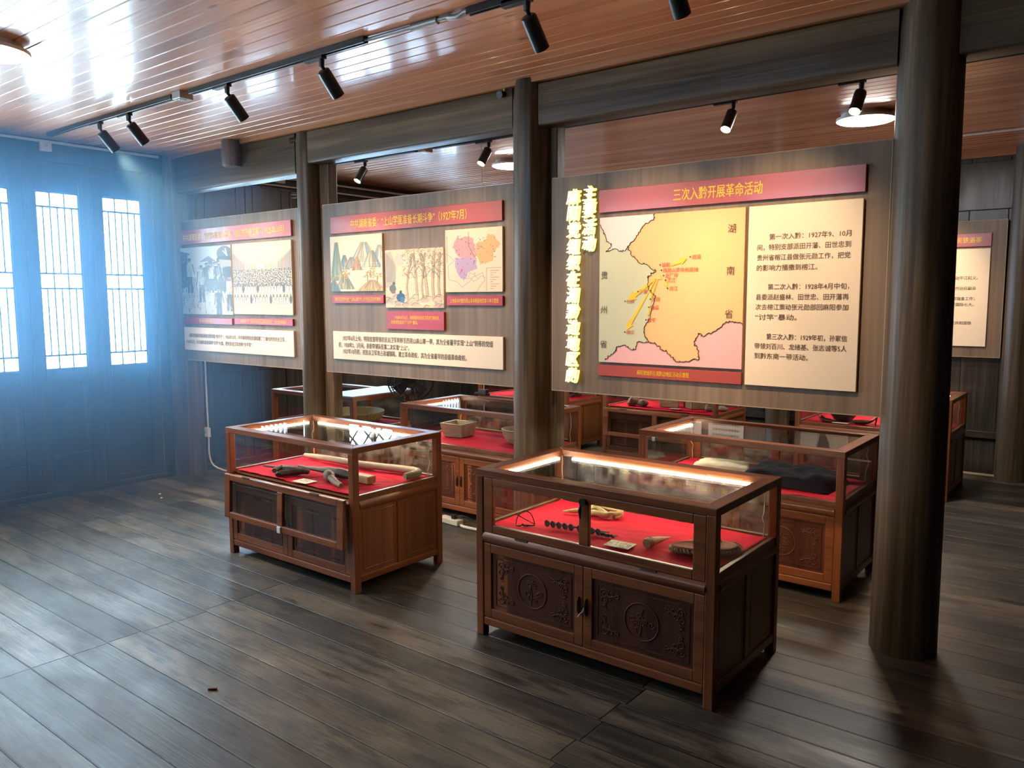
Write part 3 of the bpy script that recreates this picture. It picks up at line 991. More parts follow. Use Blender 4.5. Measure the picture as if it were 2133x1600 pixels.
def paint_mountains():
    """blue and ochre landscape of steep mountains with trees"""
    p = Paint(120, 120, (0.80, 0.70, 0.52))
    R = rs(11)
    def hill(cx, base, w_, h, cols, al=.85):
        pts = [(cx - w_, base)]
        for k in range(13):
            t = k / 12
            s = 1 - abs(2 * t - 1) ** 1.5
            pts.append((cx - w_ + 2 * w_ * t, base + h * s + R.uniform(-.012, .012)))
        pts.append((cx + w_, base))
        p.poly(pts, cols[0], al)
        for k in range(26):
            x = cx + R.uniform(-.85, .85) * w_
            top = base + h * (1 - abs((x - cx) / w_) ** 1.5)
            p.line([(cx + (x - cx) * .25, base + h * .95), (x, base + (top - base) * .45), (x + R.uniform(-.03, .03), base)], .007, tuple(c * .8 for c in cols[1 + k % (len(cols) - 1)]), .75)
    hill(.66, .52, .28, .36, [(.78, .68, .50), (.50, .42, .24), (.30, .45, .60), (.62, .45, .2)], .8)
    hill(.95, .55, .15, .26, [(.74, .66, .52), (.35, .5, .62), (.6, .5, .3)], .8)
    hill(.8, .42, .2, .3, [(.66, .60, .42), (.45, .40, .22), (.25, .42, .50), (.6, .42, .18)])
    hill(.28, .40, .12, .26, [(.56, .60, .50), (.14, .38, .46), (.5, .36, .16)])
    hill(.42, .42, .16, .20, [(.70, .58, .38), (.25, .45, .55), (.55, .32, .12)])
    hill(.12, .2, .14, .72, [(.60, .60, .42), (.16, .38, .30), (.50, .36, .16), (.35, .50, .40)])
    hill(.52, .38, .10, .24, [(.62, .36, .16), (.45, .2, .08), (.7, .5, .25)])
    for k in range(5):
        p.line([(.6 + .04 * k, .5 - .04 * k), (.95, .5 - .045 * k)], .004, (.62, .62, .55), .6)
    hill(.28, .04, .2, .26, [(.68, .52, .28), (.10, .45, .45), (.55, .3, .1)])
    hill(.06, .0, .14, .2, [(.12, .34, .36), (.08, .22, .3), (.45, .4, .2)])
    hill(.8, .0, .3, .2, [(.74, .54, .26), (.55, .3, .1), (.70, .6, .3)])
    for cx, cy_ in ((.3, .34), (.72, .3), (.25, .28), (.78, .36), (.9, .26), (.08, .25)):
        p.line([(cx, cy_ - .12), (cx, cy_)], .008, (.35, .18, .06))
        for k in range(14):
            p.ell(cx + R.uniform(-.09, .09), cy_ + R.uniform(-.05, .05), .022, .012, R.choice([(.55, .36, .08), (.35, .36, .10), (.70, .45, .10)]), .8)
    return p

def paint_forest():
    """pale ink painting of tall trees over rocks with two seated figures"""
    p = Paint(130, 140, (0.76, 0.64, 0.47))
    R = rs(21)
    ink = (.16, .12, .09)
    p.poly([(0, .35), (0, .95), (.1, .98), (.2, .7), (.18, .35)], (.50, .44, .36), .7)
    for k in range(10):
        p.line([(.02 + .017 * k, .95 - .02 * k), (.03 + .016 * k, .45)], .005, (.3, .26, .24), .5)
    p.ell(.25, .82, .08, .1, (.52, .5, .5), .5)
    for tx, tw, tl in ((.38, .014, .1), (.55, .018, -.05), (.72, .022, -.1), (.82, .02, .03), (.92, .018, .02), (.64, .012, .06)):
        pts = [(tx + .02, .12), (tx, .35), (tx + tl * .3, .6), (tx + tl, .92)]
        p.line(pts, tw, (.62, .50, .34))
        p.line([(a + tw * .8, b_) for a, b_ in pts], .005, ink, .8)
        p.line([(a - tw * .8, b_) for a, b_ in pts], .004, ink, .6)
        for k in range(4):
            y = .5 + .1 * k
            p.line([(tx + tl * y, y), (tx + tl * y + R.uniform(-.12, .12), y + .1)], .006, ink, .7)
    for k in range(420):
        x = R.uniform(.3, 1.0); y = R.uniform(.52, 1.0)
        p.ell(x, y, .012, .008, R.choice([(.22, .18, .13), (.36, .26, .18), (.45, .28, .2), (.3, .3, .26)]), .55)
    for k in range(26):
        x, y = R.uniform(0, 1), R.uniform(0, .2)
        p.ell(x, y, R.uniform(.05, .1), R.uniform(.03, .06), R.choice([(.66, .55, .42), (.56, .48, .40), (.62, .5, .42)]), .8)
        p.line([(x - .06, y), (x - .02, y + .045), (x + .05, y + .03)], .005, ink, .7)
    for k in range(8):
        y = .28 + .02 * k
        p.line([(.3 + R.uniform(0, .2), y), (.6 + R.uniform(0, .2), y)], .004, (.45, .42, .38), .6)
    p.ell(.27, .18, .075, .075, (.05, .16, .30)); p.ell(.27, .27, .025, .03, (.14, .10, .08)); p.ell(.30, .14, .04, .05, (.10, .28, .42))
    p.ell(.13, .33, .06, .07, (.20, .24, .16)); p.ell(.15, .42, .025, .028, (.18, .11, .07)); p.ell(.14, .27, .04, .03, (.42, .16, .06))
    return p

def paint_district_map():
    p = Paint(120, 130, (0.80, 0.68, 0.54))
    R = rs(31)
    def blob(pts, col):
        q = []
        for i in range(len(pts)):
            a, b_ = pts[i], pts[(i + 1) % len(pts)]
            for k in range(6):
                t = k / 6
                q.append((a[0] + (b_[0] - a[0]) * t + R.uniform(-.012, .012), a[1] + (b_[1] - a[1]) * t + R.uniform(-.012, .012)))
        p.poly(q, col)
    blob([(.14, .72), (.2, .86), (.4, .88), (.5, .84), (.56, .62), (.52, .5), (.25, .55)], (.74, .42, .42))
    blob([(.55, .64), (.58, .78), (.72, .8), (.75, .9), (.88, .86), (.97, .72), (.86, .62), (.84, .48), (.62, .42)], (.78, .50, .26))
    blob([(.18, .55), (.52, .54), (.58, .38), (.4, .3), (.34, .18), (.24, .24), (.18, .4)], (.58, .44, .58))
    p.poly([(.24, .26), (.32, .36), (.29, .37), (.33, .42), (.28, .33)], (.70, .06, .05))
    for k in range(5):
        x, y = R.uniform(.1, .6), R.uniform(.2, .85)
        pts = [(x, y)]
        for q in range(7):
            pts.append((pts[-1][0] + R.uniform(-.02, .08), pts[-1][1] + R.uniform(-.07, .07)))
        p.line(pts, .004, (.3, .25, .25), .6)
    p.line([(.42, .95), (.42, .74), (.48, .62), (.55, .52), (.5, .44)], .005, (.25, .12, .1), .8)
    for k in range(40):
        x, y = R.uniform(.2, .9), R.uniform(.42, .85)
        p.ell(x, y, .008, .007, (.12, .07, .06), .9)
    pts = [(0, .62), (.08, .58), (.16, .5), (.04, .42), (.06, .2), (.2, .17), (.3, .08), (.42, .15), (.5, .24), (.66, .3), (.7, .18), (.62, .1), (.56, .0)]
    p.line(pts, .005, (.48, .40, .30), .8)
    p.line([(.73, .37), (.73, .02)], .004, (.45, .35, .28)); p.line([(.73, .37), (.98, .37)], .004, (.45, .35, .28))
    for k in range(9):
        p.line([(.80, .33 - k * .035), (.94 - .05 * (k % 3), .33 - k * .035)], .005, (.35, .25, .22), .7)
    for k in range(20):
        p.line([(.03, .9 - k * .022), (.03, .9 - k * .022 - .012)], .008, (.4, .3, .25), .6)
    return p

def paint_sepia():
    p = Paint(80, 90, (0.52, 0.45, 0.36))
    p.poly([(.3, 1), (.45, .2), (.6, .5), (.7, 1)], (.18, .14, .11))
    p.poly([(0, 0), (.4, .0), (.3, 1), (0, 1)], (.62, .55, .46))
    p.poly([(.45, .0), (.7, .35), (.95, .05), (.9, 0)], (.40, .33, .27))
    return p

def picture(name, p, x0, x1, z0, z1, y, parent, label=None):
    """a mounted picture: thin board whose face carries the painted colours"""
    nx, ny = p.nx, p.ny
    m = MB()
    m.box(x0, y, z0, x1, y + 0.016, z1)
    nb = len(m.f)
    m.grid(nx, ny, lambda u, v: (x0 + (x1 - x0) * u, y - 0.0006, z0 + (z1 - z0) * v))
    o = m.build(name, [M['cream'], M['picture']], parent)
    me = o.data
    me.polygons.foreach_set('material_index', [0] * nb + [1] * (len(me.polygons) - nb))
    at = me.color_attributes.new('paint', 'FLOAT_COLOR', 'CORNER')
    buf = np.ones((len(me.loops), 4), np.float32)
    fl = np.clip(p.a.reshape(-1, 3), 0, 1) ** 1.55 * 0.92
    start = nb * 4
    buf[start:, :3] = np.repeat(fl, 4, axis=0)[: len(me.loops) - start]
    at.data.foreach_set('color', buf.ravel())
    if label:
        o['label'] = label
    return o

# ------------------------------------------------------------------ exhibition panels
PF = 3.84            # front face of the panels' laminate
SF = 3.822           # front face of the boards mounted on them

def back_board(x0, x1, label, z0=1.062, z1=2.285, yf=PF, th=0.03):
    root = thing('information_board', label, 'information board', ((x0 + x1) / 2, yf, z0), 'laminate exhibition panels')
    MB().box(x0, yf, z0, x1, yf + th, z1).build('backing', M['laminate'], root)
    e = MB()
    t = 0.004
    e.box(x0 - t, yf - 0.001, z0 - t, x1 + t, yf + th, z0)
    e.box(x0 - t, yf - 0.001, z1, x1 + t, yf + th, z1 + t)
    e.box(x0 - t, yf - 0.001, z0, x0, yf + th, z1)
    e.box(x1, yf - 0.001, z0, x1 + t, yf + th, z1)
    e.build('edging', M['laminate_edge'], root)
    return root

def board(name, mat, x0, x1, z0, z1, root, yf=SF, th=0.018):
    return MB().box(x0, yf, z0, x1, yf + th, z1).build(name, mat, root, bevel=0.0015, seg=1)

def letters(parent, mat, rows, yf=SF, bold=0.0):
    """rows: (text, x, baseline z, size, width or None, anchor); each row its own part"""
    for (t, x, z, s, wd, an) in rows:
        m = MB()
        text_into(m, t, x, z, yf - 0.0012, s, wd, bold * s, anchor=an)
        m.build('lettering', mat, parent)

# panel one
p1 = back_board(-6.80, -5.095, 'leftmost laminate panel with the large grey drawing and an assembly photograph')
b = board('title_board', M['red_sign'], -6.775, -5.158, 2.082, 2.204, p1)
letters(b, M['gold'], [('中共湖南区委：“取消团防地主武装，组织农民自卫军”（1925年10月）', -6.70, 2.115, 0.064, 1.46, 'l')], bold=0.010)
picture('drawing', paint_crowd_drawing(), -6.78, -5.975, 1.472, 2.052, SF, p1, 'grey ink drawing of people gathered on steps')
picture('photograph', paint_assembly(), -5.955, -5.163, 1.478, 2.053, SF, p1, 'old brown photograph of rows of people before a hall')
b = board('caption_board', M['red_caption'], -6.782, -5.997, 1.388, 1.44, p1)
letters(b, M['gold'], [('暴动前的练兵图', -6.40, 1.405, 0.026, 0.20, 'c')], bold=0.008)
b = board('caption_board', M['red_caption'], -5.96, -5.172, 1.394, 1.447, p1)
letters(b, M['gold'], [('打进省城“讨平”会师长沙后农民自卫军全体合影之一（省立图书馆馆藏）', -5.87, 1.411, 0.026, 0.62, 'l')], bold=0.008)
b = board('text_board', M['cream'], -6.785, -5.166, 1.152, 1.355, p1)
letters(b, M['darkink'], [
    ('麻阳党组织的前身地方要举着“老杆子”，1926年10月，中共麻阳特别支部组建了三级化的农民自卫军，', -6.67, 1.270, 0.038, 1.40, 'l'),
    ('1928年3月，中共麻阳县委高举“讨平”大旗，把农民自卫军改称“讨平军”。', -6.73, 1.213, 0.038, 1.02, 'l')], bold=0.01)

# panel two
p2 = back_board(-4.793, -3.00, 'second laminate panel with two painted landscapes and a small pink district map')
b = board('title_board', M['red_sign'], -4.69, -3.084, 2.070, 2.192, p2)
letters(b, M['gold'], [('中共湖南省委：“上山学匪准备长期斗争”（1927年7月）', -4.47, 2.103, 0.068, 1.10, 'l')], bold=0.010)
picture('landscape_painting', paint_mountains(), -4.698, -4.146, 1.655, 2.050, SF, p2, 'landscape painting of ochre and blue mountains')
picture('forest_painting', paint_forest(), -4.118, -3.572, 1.540, 1.931, SF, p2, 'pale ink painting of tall trees with two seated figures')
picture('district_map', paint_district_map(), -3.553, -3.082, 1.642, 2.036, SF, p2, 'small map of pink, orange and lilac districts')
b = board('caption_board', M['red_caption'], -4.69, -4.141, 1.569, 1.628, p2)
letters(b, M['gold'], [('特别支部领导创建了以高山寨为中心的西晃山革命根据地', -4.66, 1.587, 0.030, 0.49, 'l')], bold=0.010)
b = board('caption_board', M['red_caption'], -4.117, -3.573, 1.393, 1.514, p2)
letters(b, M['gold'], [('1928年4月26日，县委组织农民自卫军攻打麻阳县，', -4.03, 1.463, 0.028, 0.42, 'l'), ('县委领导发动了“讨平”暴动。', -4.07, 1.430, 0.028, 0.26, 'l')], bold=0.010)
b = board('caption_board', M['red_caption'], -3.549, -3.083, 1.556, 1.617, p2)
letters(b, M['gold'], [('土地革命时期西晃山革命根据地武装斗争示意图', -3.515, 1.575, 0.031, 0.40, 'l')], bold=0.010)
b = board('text_board', M['cream'], -4.693, -3.081, 1.161, 1.365, p2)
letters(b, M['darkink'], [
    ('1927年6月上旬，特别支部带领农民自卫军转移至西晃山高山寨一带，其为全省最早实现“上山”转移的党组', -4.58, 1.302, 0.041, 1.42, 'l'),
    ('织，1928年2、3月间，县委带领队伍第二次实现“上山”。', -4.63, 1.252, 0.041, 0.73, 'l'),
    ('1927年10月初，农民自卫军攻占县城锦和，建立革命政权，其为全省最早的县级革命政权。', -4.58, 1.206, 0.041, 1.20, 'l')], bold=0.012)

# panel three
p3 = back_board(-2.722, -0.907, 'laminate panel with the large yellow map and glowing vertical yellow lettering')
b = board('title_board', M['red_sign'], -2.397, -1.006, 2.068, 2.190, p3)
letters(b, M['gold'], [('三次入黔开展革命活动', -1.945, 2.102, 0.068, 0.47, 'l')], bold=0.012)
MX0, MX1, MZ0, MZ1 = -2.389, -1.556, 1.245, 2.040
mp = board('map_board', M['map_yellow'], MX0, MX1, MZ0, MZ1, p3)
def mpt(u, v):      # u from the left, v from the top, in hundredths of the map
    return (MX0 + (MX1 - MX0) * u, MZ1 - (MZ1 - MZ0) * v)
def wiggle(pts, amp, seed, n=7):
    R = rs(seed)
    q = []
    for (a, b_) in zip(pts[:-1], pts[1:]):
        for k in range(n):
            t = k / n
            j = 0 if k == 0 else amp
            q.append((a[0] + (b_[0] - a[0]) * t + R.uniform(-j, j), a[1] + (b_[1] - a[1]) * t + R.uniform(-j, j)))
    q.append(pts[-1])
    return q
# outline points, measured across the map face
LIL = wiggle([(0.0, .045), (.03, .10), (.05, .13), (.05, .16), (.09, .18), (.09, .20), (.05, .235)], .006, 1) 
LIL2 = wiggle([(.05, .235), (.12, .215), (.16, .235), (.20, .225), (.215, .20), (.26, .165), (.305, .10), (.34, .06), (.40, .04), (.405, .0)], .007, 2)
WEST = wiggle([(.215, .20), (.235, .255), (.29, .31), (.36, .335), (.42, .375), (.365, .405), (.36, .46), (.385, .51), (.42, .545), (.40, .60), (.385, .68), (.34, .76), (.345, .81), (.375, .845)], .008, 3)
S1 = wiggle([(.05, .985), (.08, .955), (.13, .92), (.135, .895), (.20, .875), (.24, .90), (.28, .90), (.30, .85), (.34, .855), (.375, .845)], .007, 4)
S2 = wiggle([(.375, .845), (.43, .86), (.47, .895), (.50, .90), (.54, .945), (.58, .97), (.64, .965), (.73, .945)], .007, 5)
S3 = wiggle([(.73, .945), (.72, .89), (.69, .84), (.72, .78), (.75, .80), (.84, .76), (.88, .715), (.94, .70), (1.0, .715)], .008, 6)
def region(name, mat, pts, layer):
    poly = [mpt(u, v) for u, v in pts]
    y0 = SF - 0.0008 * layer
    m = MB()
    m.prism(poly, lambda u, v, t: (u, y0 + 0.0006 * (t), v))
    return m.build(name, mat, mp)
region('map_region', M['map_green'], [(0, .045)] + LIL + LIL2[:len(LIL2) - 35] + WEST + S1[::-1] + [(.05, 1.0), (0, 1.0)], 1)
region('map_region', M['map_lilac'], LIL + LIL2 + [(0.0, 0.0)], 2)
region('map_region', M['map_pink'], S1 + S2 + S3 + [(1.0, 1.0), (.05, 1.0)], 1)
bl = MB()
for Lp in (LIL, LIL2, WEST, S1, S2, S3):
    bl.tube([(mpt(u, v)[0], SF - 0.0018, mpt(u, v)[1]) for u, v in Lp], 0.0042, 6, flat=0.3)
bl.build('border_line', M['map_line'], mp)
def arrow(u0, v0, u1, v1, wd, dash=False):
    a = Vector(mpt(u0, v0)); c = Vector(mpt(u1, v1))
    d = (c - a); ln = d.length; d.normalize(); q = Vector((-d.y, d.x))
    h = wd * 2.2
    pts = [a + q * wd * .15, a + d * (ln - h) + q * wd * .5, a + d * (ln - h * 1.1) + q * wd * 1.1, c, a + d * (ln - h * 1.1) - q * wd * 1.1, a + d * (ln - h) - q * wd * .5, a - q * wd * .15]
    MB().prism([(p.x, p.y) for p in pts], lambda u, v, t: (u, SF - 0.0034 + 0.0008 * t, v)).build('arrow', M['arrow'], mp)
arrow(.52, .345, .635, .30, .017)
arrow(.42, .425, .215, .575, .024)
arrow(.42, .43, .21, .775, .020)
arrow(.435, .43, .385, .56, .012)
arrow(.40, .53, .365, .68, .008)
arrow(.455, .42, .435, .43, .010)
arrow(.48, .43, .50, .485, .010)
pl_rows = []
dots = MB()
for (t, u, v) in (('溆浦', .655, .29), ('锦和', .45, .335), ('西晃山革命根据地', .46, .37), ('金厂坪', .475, .405), ('芷江', .49, .435), ('洪江', .505, .49), ('三穗', .295, .51), ('台拱', .20, .575), ('天柱', .385, .56), ('锦屏', .375, .615), ('黎平', .355, .70), ('榕江', .20, .785)):
    x, z = mpt(u, v)
    pl_rows.append((t, x + 0.010, z - 0.010, 0.025, None, 'l'))
    dots.lathe([(0.0001, -0.0001), (0.0042, 0.0), (0.0042, 0.0006), (0.0001, 0.0007)], (0, 0, 0), 10)
    nv = 4 * 10
    for i in range(len(dots.v) - nv, len(dots.v)):
        a, b_, c = dots.v[i]
        dots.v[i] = (x + a, SF - 0.004 + c, z + b_)
dots.build('place_dot', M['darkink'], mp)
letters(mp, M['redink'], pl_rows, SF - 0.003, 0.012)
prov = []
for t, u, v in (('湖', .895, .115), ('南', .893, .375), ('省', .888, .645), ('贵', .015, .385), ('州', .012, .625), ('省', .012, .865)):
    x, z = mpt(u, v)
    prov.append((t, x, z - 0.025, 0.047, None, 'l'))
letters(mp, M['ink'], prov, SF - 0.003, 0.0)
b = board('caption_board', M['red_sign'], -2.393, -1.556, 1.168, 1.229, p3)
letters(b, M['gold'], [('麻阳党组织在湘黔边地区活动示意图', -2.145, 1.187, 0.029, 0.305, 'l')], bold=0.010)
b = board('text_board', M['cream'], -1.539, -1.011, 1.169, 2.040, p3)
tx, rt = -1.492, -1.058
lines = [('第一次入黔：1927年9、10月', 1.878, True, True), ('间，特别支部派田开藩、田世忠到', 1.829, False, True), ('贵州省榕江县做张元勋工作，把党', 1.780, False, True), ('的影响力播撒到榕江。', 1.731, False, False),
         ('第二次入黔：1928年4月中旬，', 1.640, True, True), ('县委派赵盛林、田世忠、田开藩再', 1.591, False, True), ('次去榕江策动张元勋部回麻阳参加', 1.543, False, True), ('“讨竿”暴动。', 1.494, False, False),
         ('第三次入黔：1929年初，孙家信', 1.400, True, True), ('带领刘百川、龙绪基、张志诚等5人', 1.353, False, True), ('到黔东南一带活动。', 1.305, False, False)]
rows = []
for t, z, ind, full in lines:
    x = tx + (0.058 if ind else 0.0)
    rows.append((t, x, z, 0.031, (rt - x) if full else None, 'l'))
    if not full:
        rows[-1] = (t, x, z, 0.031, 0.0292 * len(t) * 0.99, 'l')
letters(b, M['ink'], rows, SF, 0.008)
# glowing vertical characters
def neon(ch, xc, zc, size):
    co, fs = glyphs(ch, size, 0.0, 1.0, 0.003, 2, 0.15)
    co = co - (co.min(0) + co.max(0)) / 2
    m = MB()
    for i, (dx, dz) in enumerate(((-0.004, 0), (0.004, 0))):
        m.add([(xc + v[0] * 0.94 + dx * size, SF - 0.016 - v[2] - 0.0003 * i, zc + v[1] * 1.06 + dz * size) for v in co], fs)
    o = m.build('neon_character', M['neon_face'], p3)
    h = MB()
    for i in range(8):
        a = i * PI / 4
        r = 0.052 * size
        h.add([(xc + 0.004 + v[0] * 0.94 + r * math.cos(a), SF + 0.004 - v[2] * 0.6 - 0.0003 * i, zc - 0.002 + v[1] * 1.06 + r * math.sin(a)) for v in co], fs)
    h.build('halo', M['neon_halo'], o)
for i, ch in enumerate('麻阳党组织在湘黔边地区的'):
    neon(ch, -2.562 - 0.0003 * i, 2.168 - i * 0.0915, 0.086)
for i, ch in enumerate('主要活动'):
    neon(ch, -2.458, 2.180 - i * 0.0915, 0.086)

# panels on the back wall
BF = YB - 0.06
p4 = back_board(-2.72, -0.967, 'far laminate panel on the back wall, glimpsed right of the thickest column', 1.069, 2.264, BF)
b = board('title_board', M['red_sign'], -2.55, -1.076, 2.040, 2.156, p4, BF - 0.018)
letters(b, M['gold'], [('共和国的开国功臣之一、人民铁道事', -1.150, 2.078, 0.055, 0.80, 'r')], BF - 0.018, 0.02)
b = board('text_board', M['cream'], -2.05, -1.078, 1.162, 2.022, p4, BF - 0.018)
rws = []
for t, x, z in (('党委书记；', -1.39, 1.865), ('领导发动平江起义。', -1.165, 1.755), ('政委，滕代远任副总', -1.175, 1.663), ('红色首都瑞金工作；', -1.18, 1.573), ('人参加共产国际七大。', -1.185, 1.520), ('总参谋长；', -1.375, 1.410), ('1、中华人民共和国铁', -1.195, 1.356), ('主席。', -1.46, 1.268)):
    rws.append((t, x, z, 0.033, None, 'r'))
letters(b, M['darkink'], rws, BF - 0.018, 0.01)
picture('photograph', paint_sepia(), -2.66, -2.20, 1.20, 1.62, BF - 0.018, p4, 'brown photograph')
p5 = back_board(-4.84, -3.04, 'far laminate panel on the back wall, mirrored in the case tops', 1.069, 2.264, BF)
b = board('title_board', M['red_sign'], -4.70, -3.16, 2.03, 2.16, p5, BF - 0.018)
letters(b, M['gold'], [('敢冲敢打的业绩载史册', -3.80, 2.065, 0.062, 0.75, 'c')], BF - 0.018, 0.02)
b = board('text_board', M['cream'], -3.66, -3.26, 1.17, 1.99, p5, BF - 0.018)
letters(b, M['darkink'], [('苏维埃政府的创建者农', -3.46, 1.88 - 0.06 * k, 0.028, 0.30, 'c') for k in range(11)], BF - 0.018, 0.01)
b = board('text_board', M['cream'], -4.65, -3.74, 1.17, 1.62, p5, BF - 0.018)
letters(b, M['darkink'], [('平江起义后部队转战湘鄂赣边区发展壮大', -4.20, 1.54 - 0.06 * k, 0.034, 0.75, 'c') for k in range(5)], BF - 0.018, 0.01)

# ------------------------------------------------------------------ display cases
H = 0.807
BED = 0.53
SP = 0.042       # post

def scroll(cx, cz, r, turns, a0, sgn, n=22):
    pts = []
    for i in range(n):
        t = i / (n - 1)
        a = a0 + sgn * turns * 2 * PI * t
        rr = r * (1 - 0.82 * t)
        pts.append((cx + rr * math.cos(a), cz + rr * math.sin(a)))
    return pts

def carve(x0, x1, z0, z1, y, parent):
    """low relief: ring with a flower spray, cloud scrolls in the four corners"""
    m = MB()
    cx, cz = (x0 + x1) / 2, (z0 + z1) / 2
    w_, h_ = x1 - x0, z1 - z0
    R0 = min(w_, h_) * 0.36
    def tr(pts, r=0.0032, closed=False):
        m.tube([(a, y, c) for a, c in pts], r, 6, closed)
    tr([(cx + R0 * math.cos(k * PI / 20), cz + R0 * math.sin(k * PI / 20)) for k in range(40)], 0.0035, True)
    for sx in (-1, 1):
        for sz in (-1, 1):
            ox, oz = cx + sx * (w_ / 2 - 0.028), cz + sz * (h_ / 2 - 0.028)
            s = 0.020
            for (dx, dz, r, tn, a0, sg) in ((0, 0, s, 1.3, 0, 1), (-1.6, 0.15, s * .8, 1.2, 1, -1), (-2.9, -.1, s * .65, 1.1, 2, 1), (0.1, -1.6, s * .8, 1.2, 2, -1), (-0.1, -2.9, s * .65, 1.1, 4, 1), (-1.2, -1.1, s * .7, 1.2, 5, 1)):
                q = scroll(0, 0, r, tn, a0, sg)
                tr([(ox + sx * (dx * s + a), oz + sz * (dz * s + c)) for a, c in q], 0.0028)
            tr([(ox - sx * 0.002, oz - sz * 0.005), (ox - sx * 0.03, oz - sz * 0.012), (ox - sx * 0.07, oz + sz * 0.004)], 0.0028)
            tr([(ox - sx * 0.005, oz - sz * 0.002), (ox - sx * 0.012, oz - sz * 0.03), (ox + sx * 0.004, oz - sz * 0.065)], 0.0028)
    Rr = rs(int(abs(x0) * 1000))
    for k in range(9):
        a = Rr.uniform(0, 2 * PI); d = Rr.uniform(0.1, 0.6) * R0
        q = scroll(cx + d * math.cos(a), cz + d * math.sin(a), R0 * 0.2, 1.2, a, Rr.choice((-1, 1)), 16)
        tr(q, 0.0026)
    tr([(cx - R0 * .1, cz - R0 * .8), (cx, cz - R0 * .3), (cx - R0 * .1, cz + R0 * .2), (cx + R0 * .1, cz + R0 * .7)], 0.003)
    return m.build('carving', M['carving'], parent, smooth=True)

def framed(x0, x1, z0, z1, y0, y1, st):
    """mitred-looking frame of a door lying in the XZ plane"""
    m = MB()
    m.box(x0, y0, z0, x0 + st, y1, z1)
    m.box(x1 - st, y0, z0, x1, y1, z1)
    m.box(x0 + st, y0, z0, x1 - st, y1, z0 + st)
    m.box(x0 + st, y0, z1 - st, x1 - st, y1, z1)
    return m

def flap(root, x0, x1, z0, z1, yf, th, name='flap_door', dusty=False, knob=True, tilt=0.0, open_=False):
    """glazed door of two panes; tilt swings the hanging flap outwards at its foot"""
    ms = 0.05
    m = MB()
    xm = (x0 + x1) / 2 - (0.0)
    for (a, b_, c, d) in ((x0, z0, x0 + 0.055, z1), (x1 - 0.055, z0, x1, z1), (x0 + 0.055, z0, x1 - 0.055, z0 + 0.038), (x0 + 0.055, z1 - 0.038, x1 - 0.055, z1), (xm - ms / 2, z0 + 0.038, xm + ms / 2, z1 - 0.038)):
        m.box(a, yf, b_, c, yf + th, d)
    gl = MB().box(x0 + 0.05, yf + th * 0.45, z0 + 0.034, xm - ms / 2 + 0.005, yf + th * 0.6, z1 - 0.034)
    gr = MB().box(xm + ms / 2 - 0.005, yf + th * 0.45, z0 + 0.034, x1 - 0.05, yf + th * 0.6, z1 - 0.034)
    if tilt:
        for q in (m, gl, gr):
            q.v = [(a, b_ - (z1 - c) * tilt, c) for a, b_, c in q.v]
    o = m.build(name, M['case_x'], root, bevel=0.0035)
    gm = M['glass_dusty'] if dusty else M['glass']
    gl.build('pane', gm, o)
    gr.build('pane', gm, o)
    if knob:
        k = MB()
        zk = z1 - 0.030
        k.cyl((xm + 0.005, yf + 0.002, zk), (xm + 0.005, yf - 0.022, zk), 0.013, 0.016, 16)
        k.tube([(xm - 0.008, yf - 0.010, zk - 0.012), (xm - 0.011, yf - 0.014, zk - 0.04), (xm - 0.010, yf - 0.012, zk - 0.075)], [0.004, 0.008, 0.003], 8)
        k.build('lock', M['black_metal'], o, smooth=True)
    hg = MB()
    zz = z0 - 0.004 if not open_ else z1
    for t in (0.2, 0.78):
        xx = x0 + (x1 - x0) * t
        hg.box(xx - 0.035, yf - 0.004, zz - 0.004, xx + 0.035, yf + 0.006, zz + 0.004)
    hg.build('hinge', M['iron'], o)
    return o

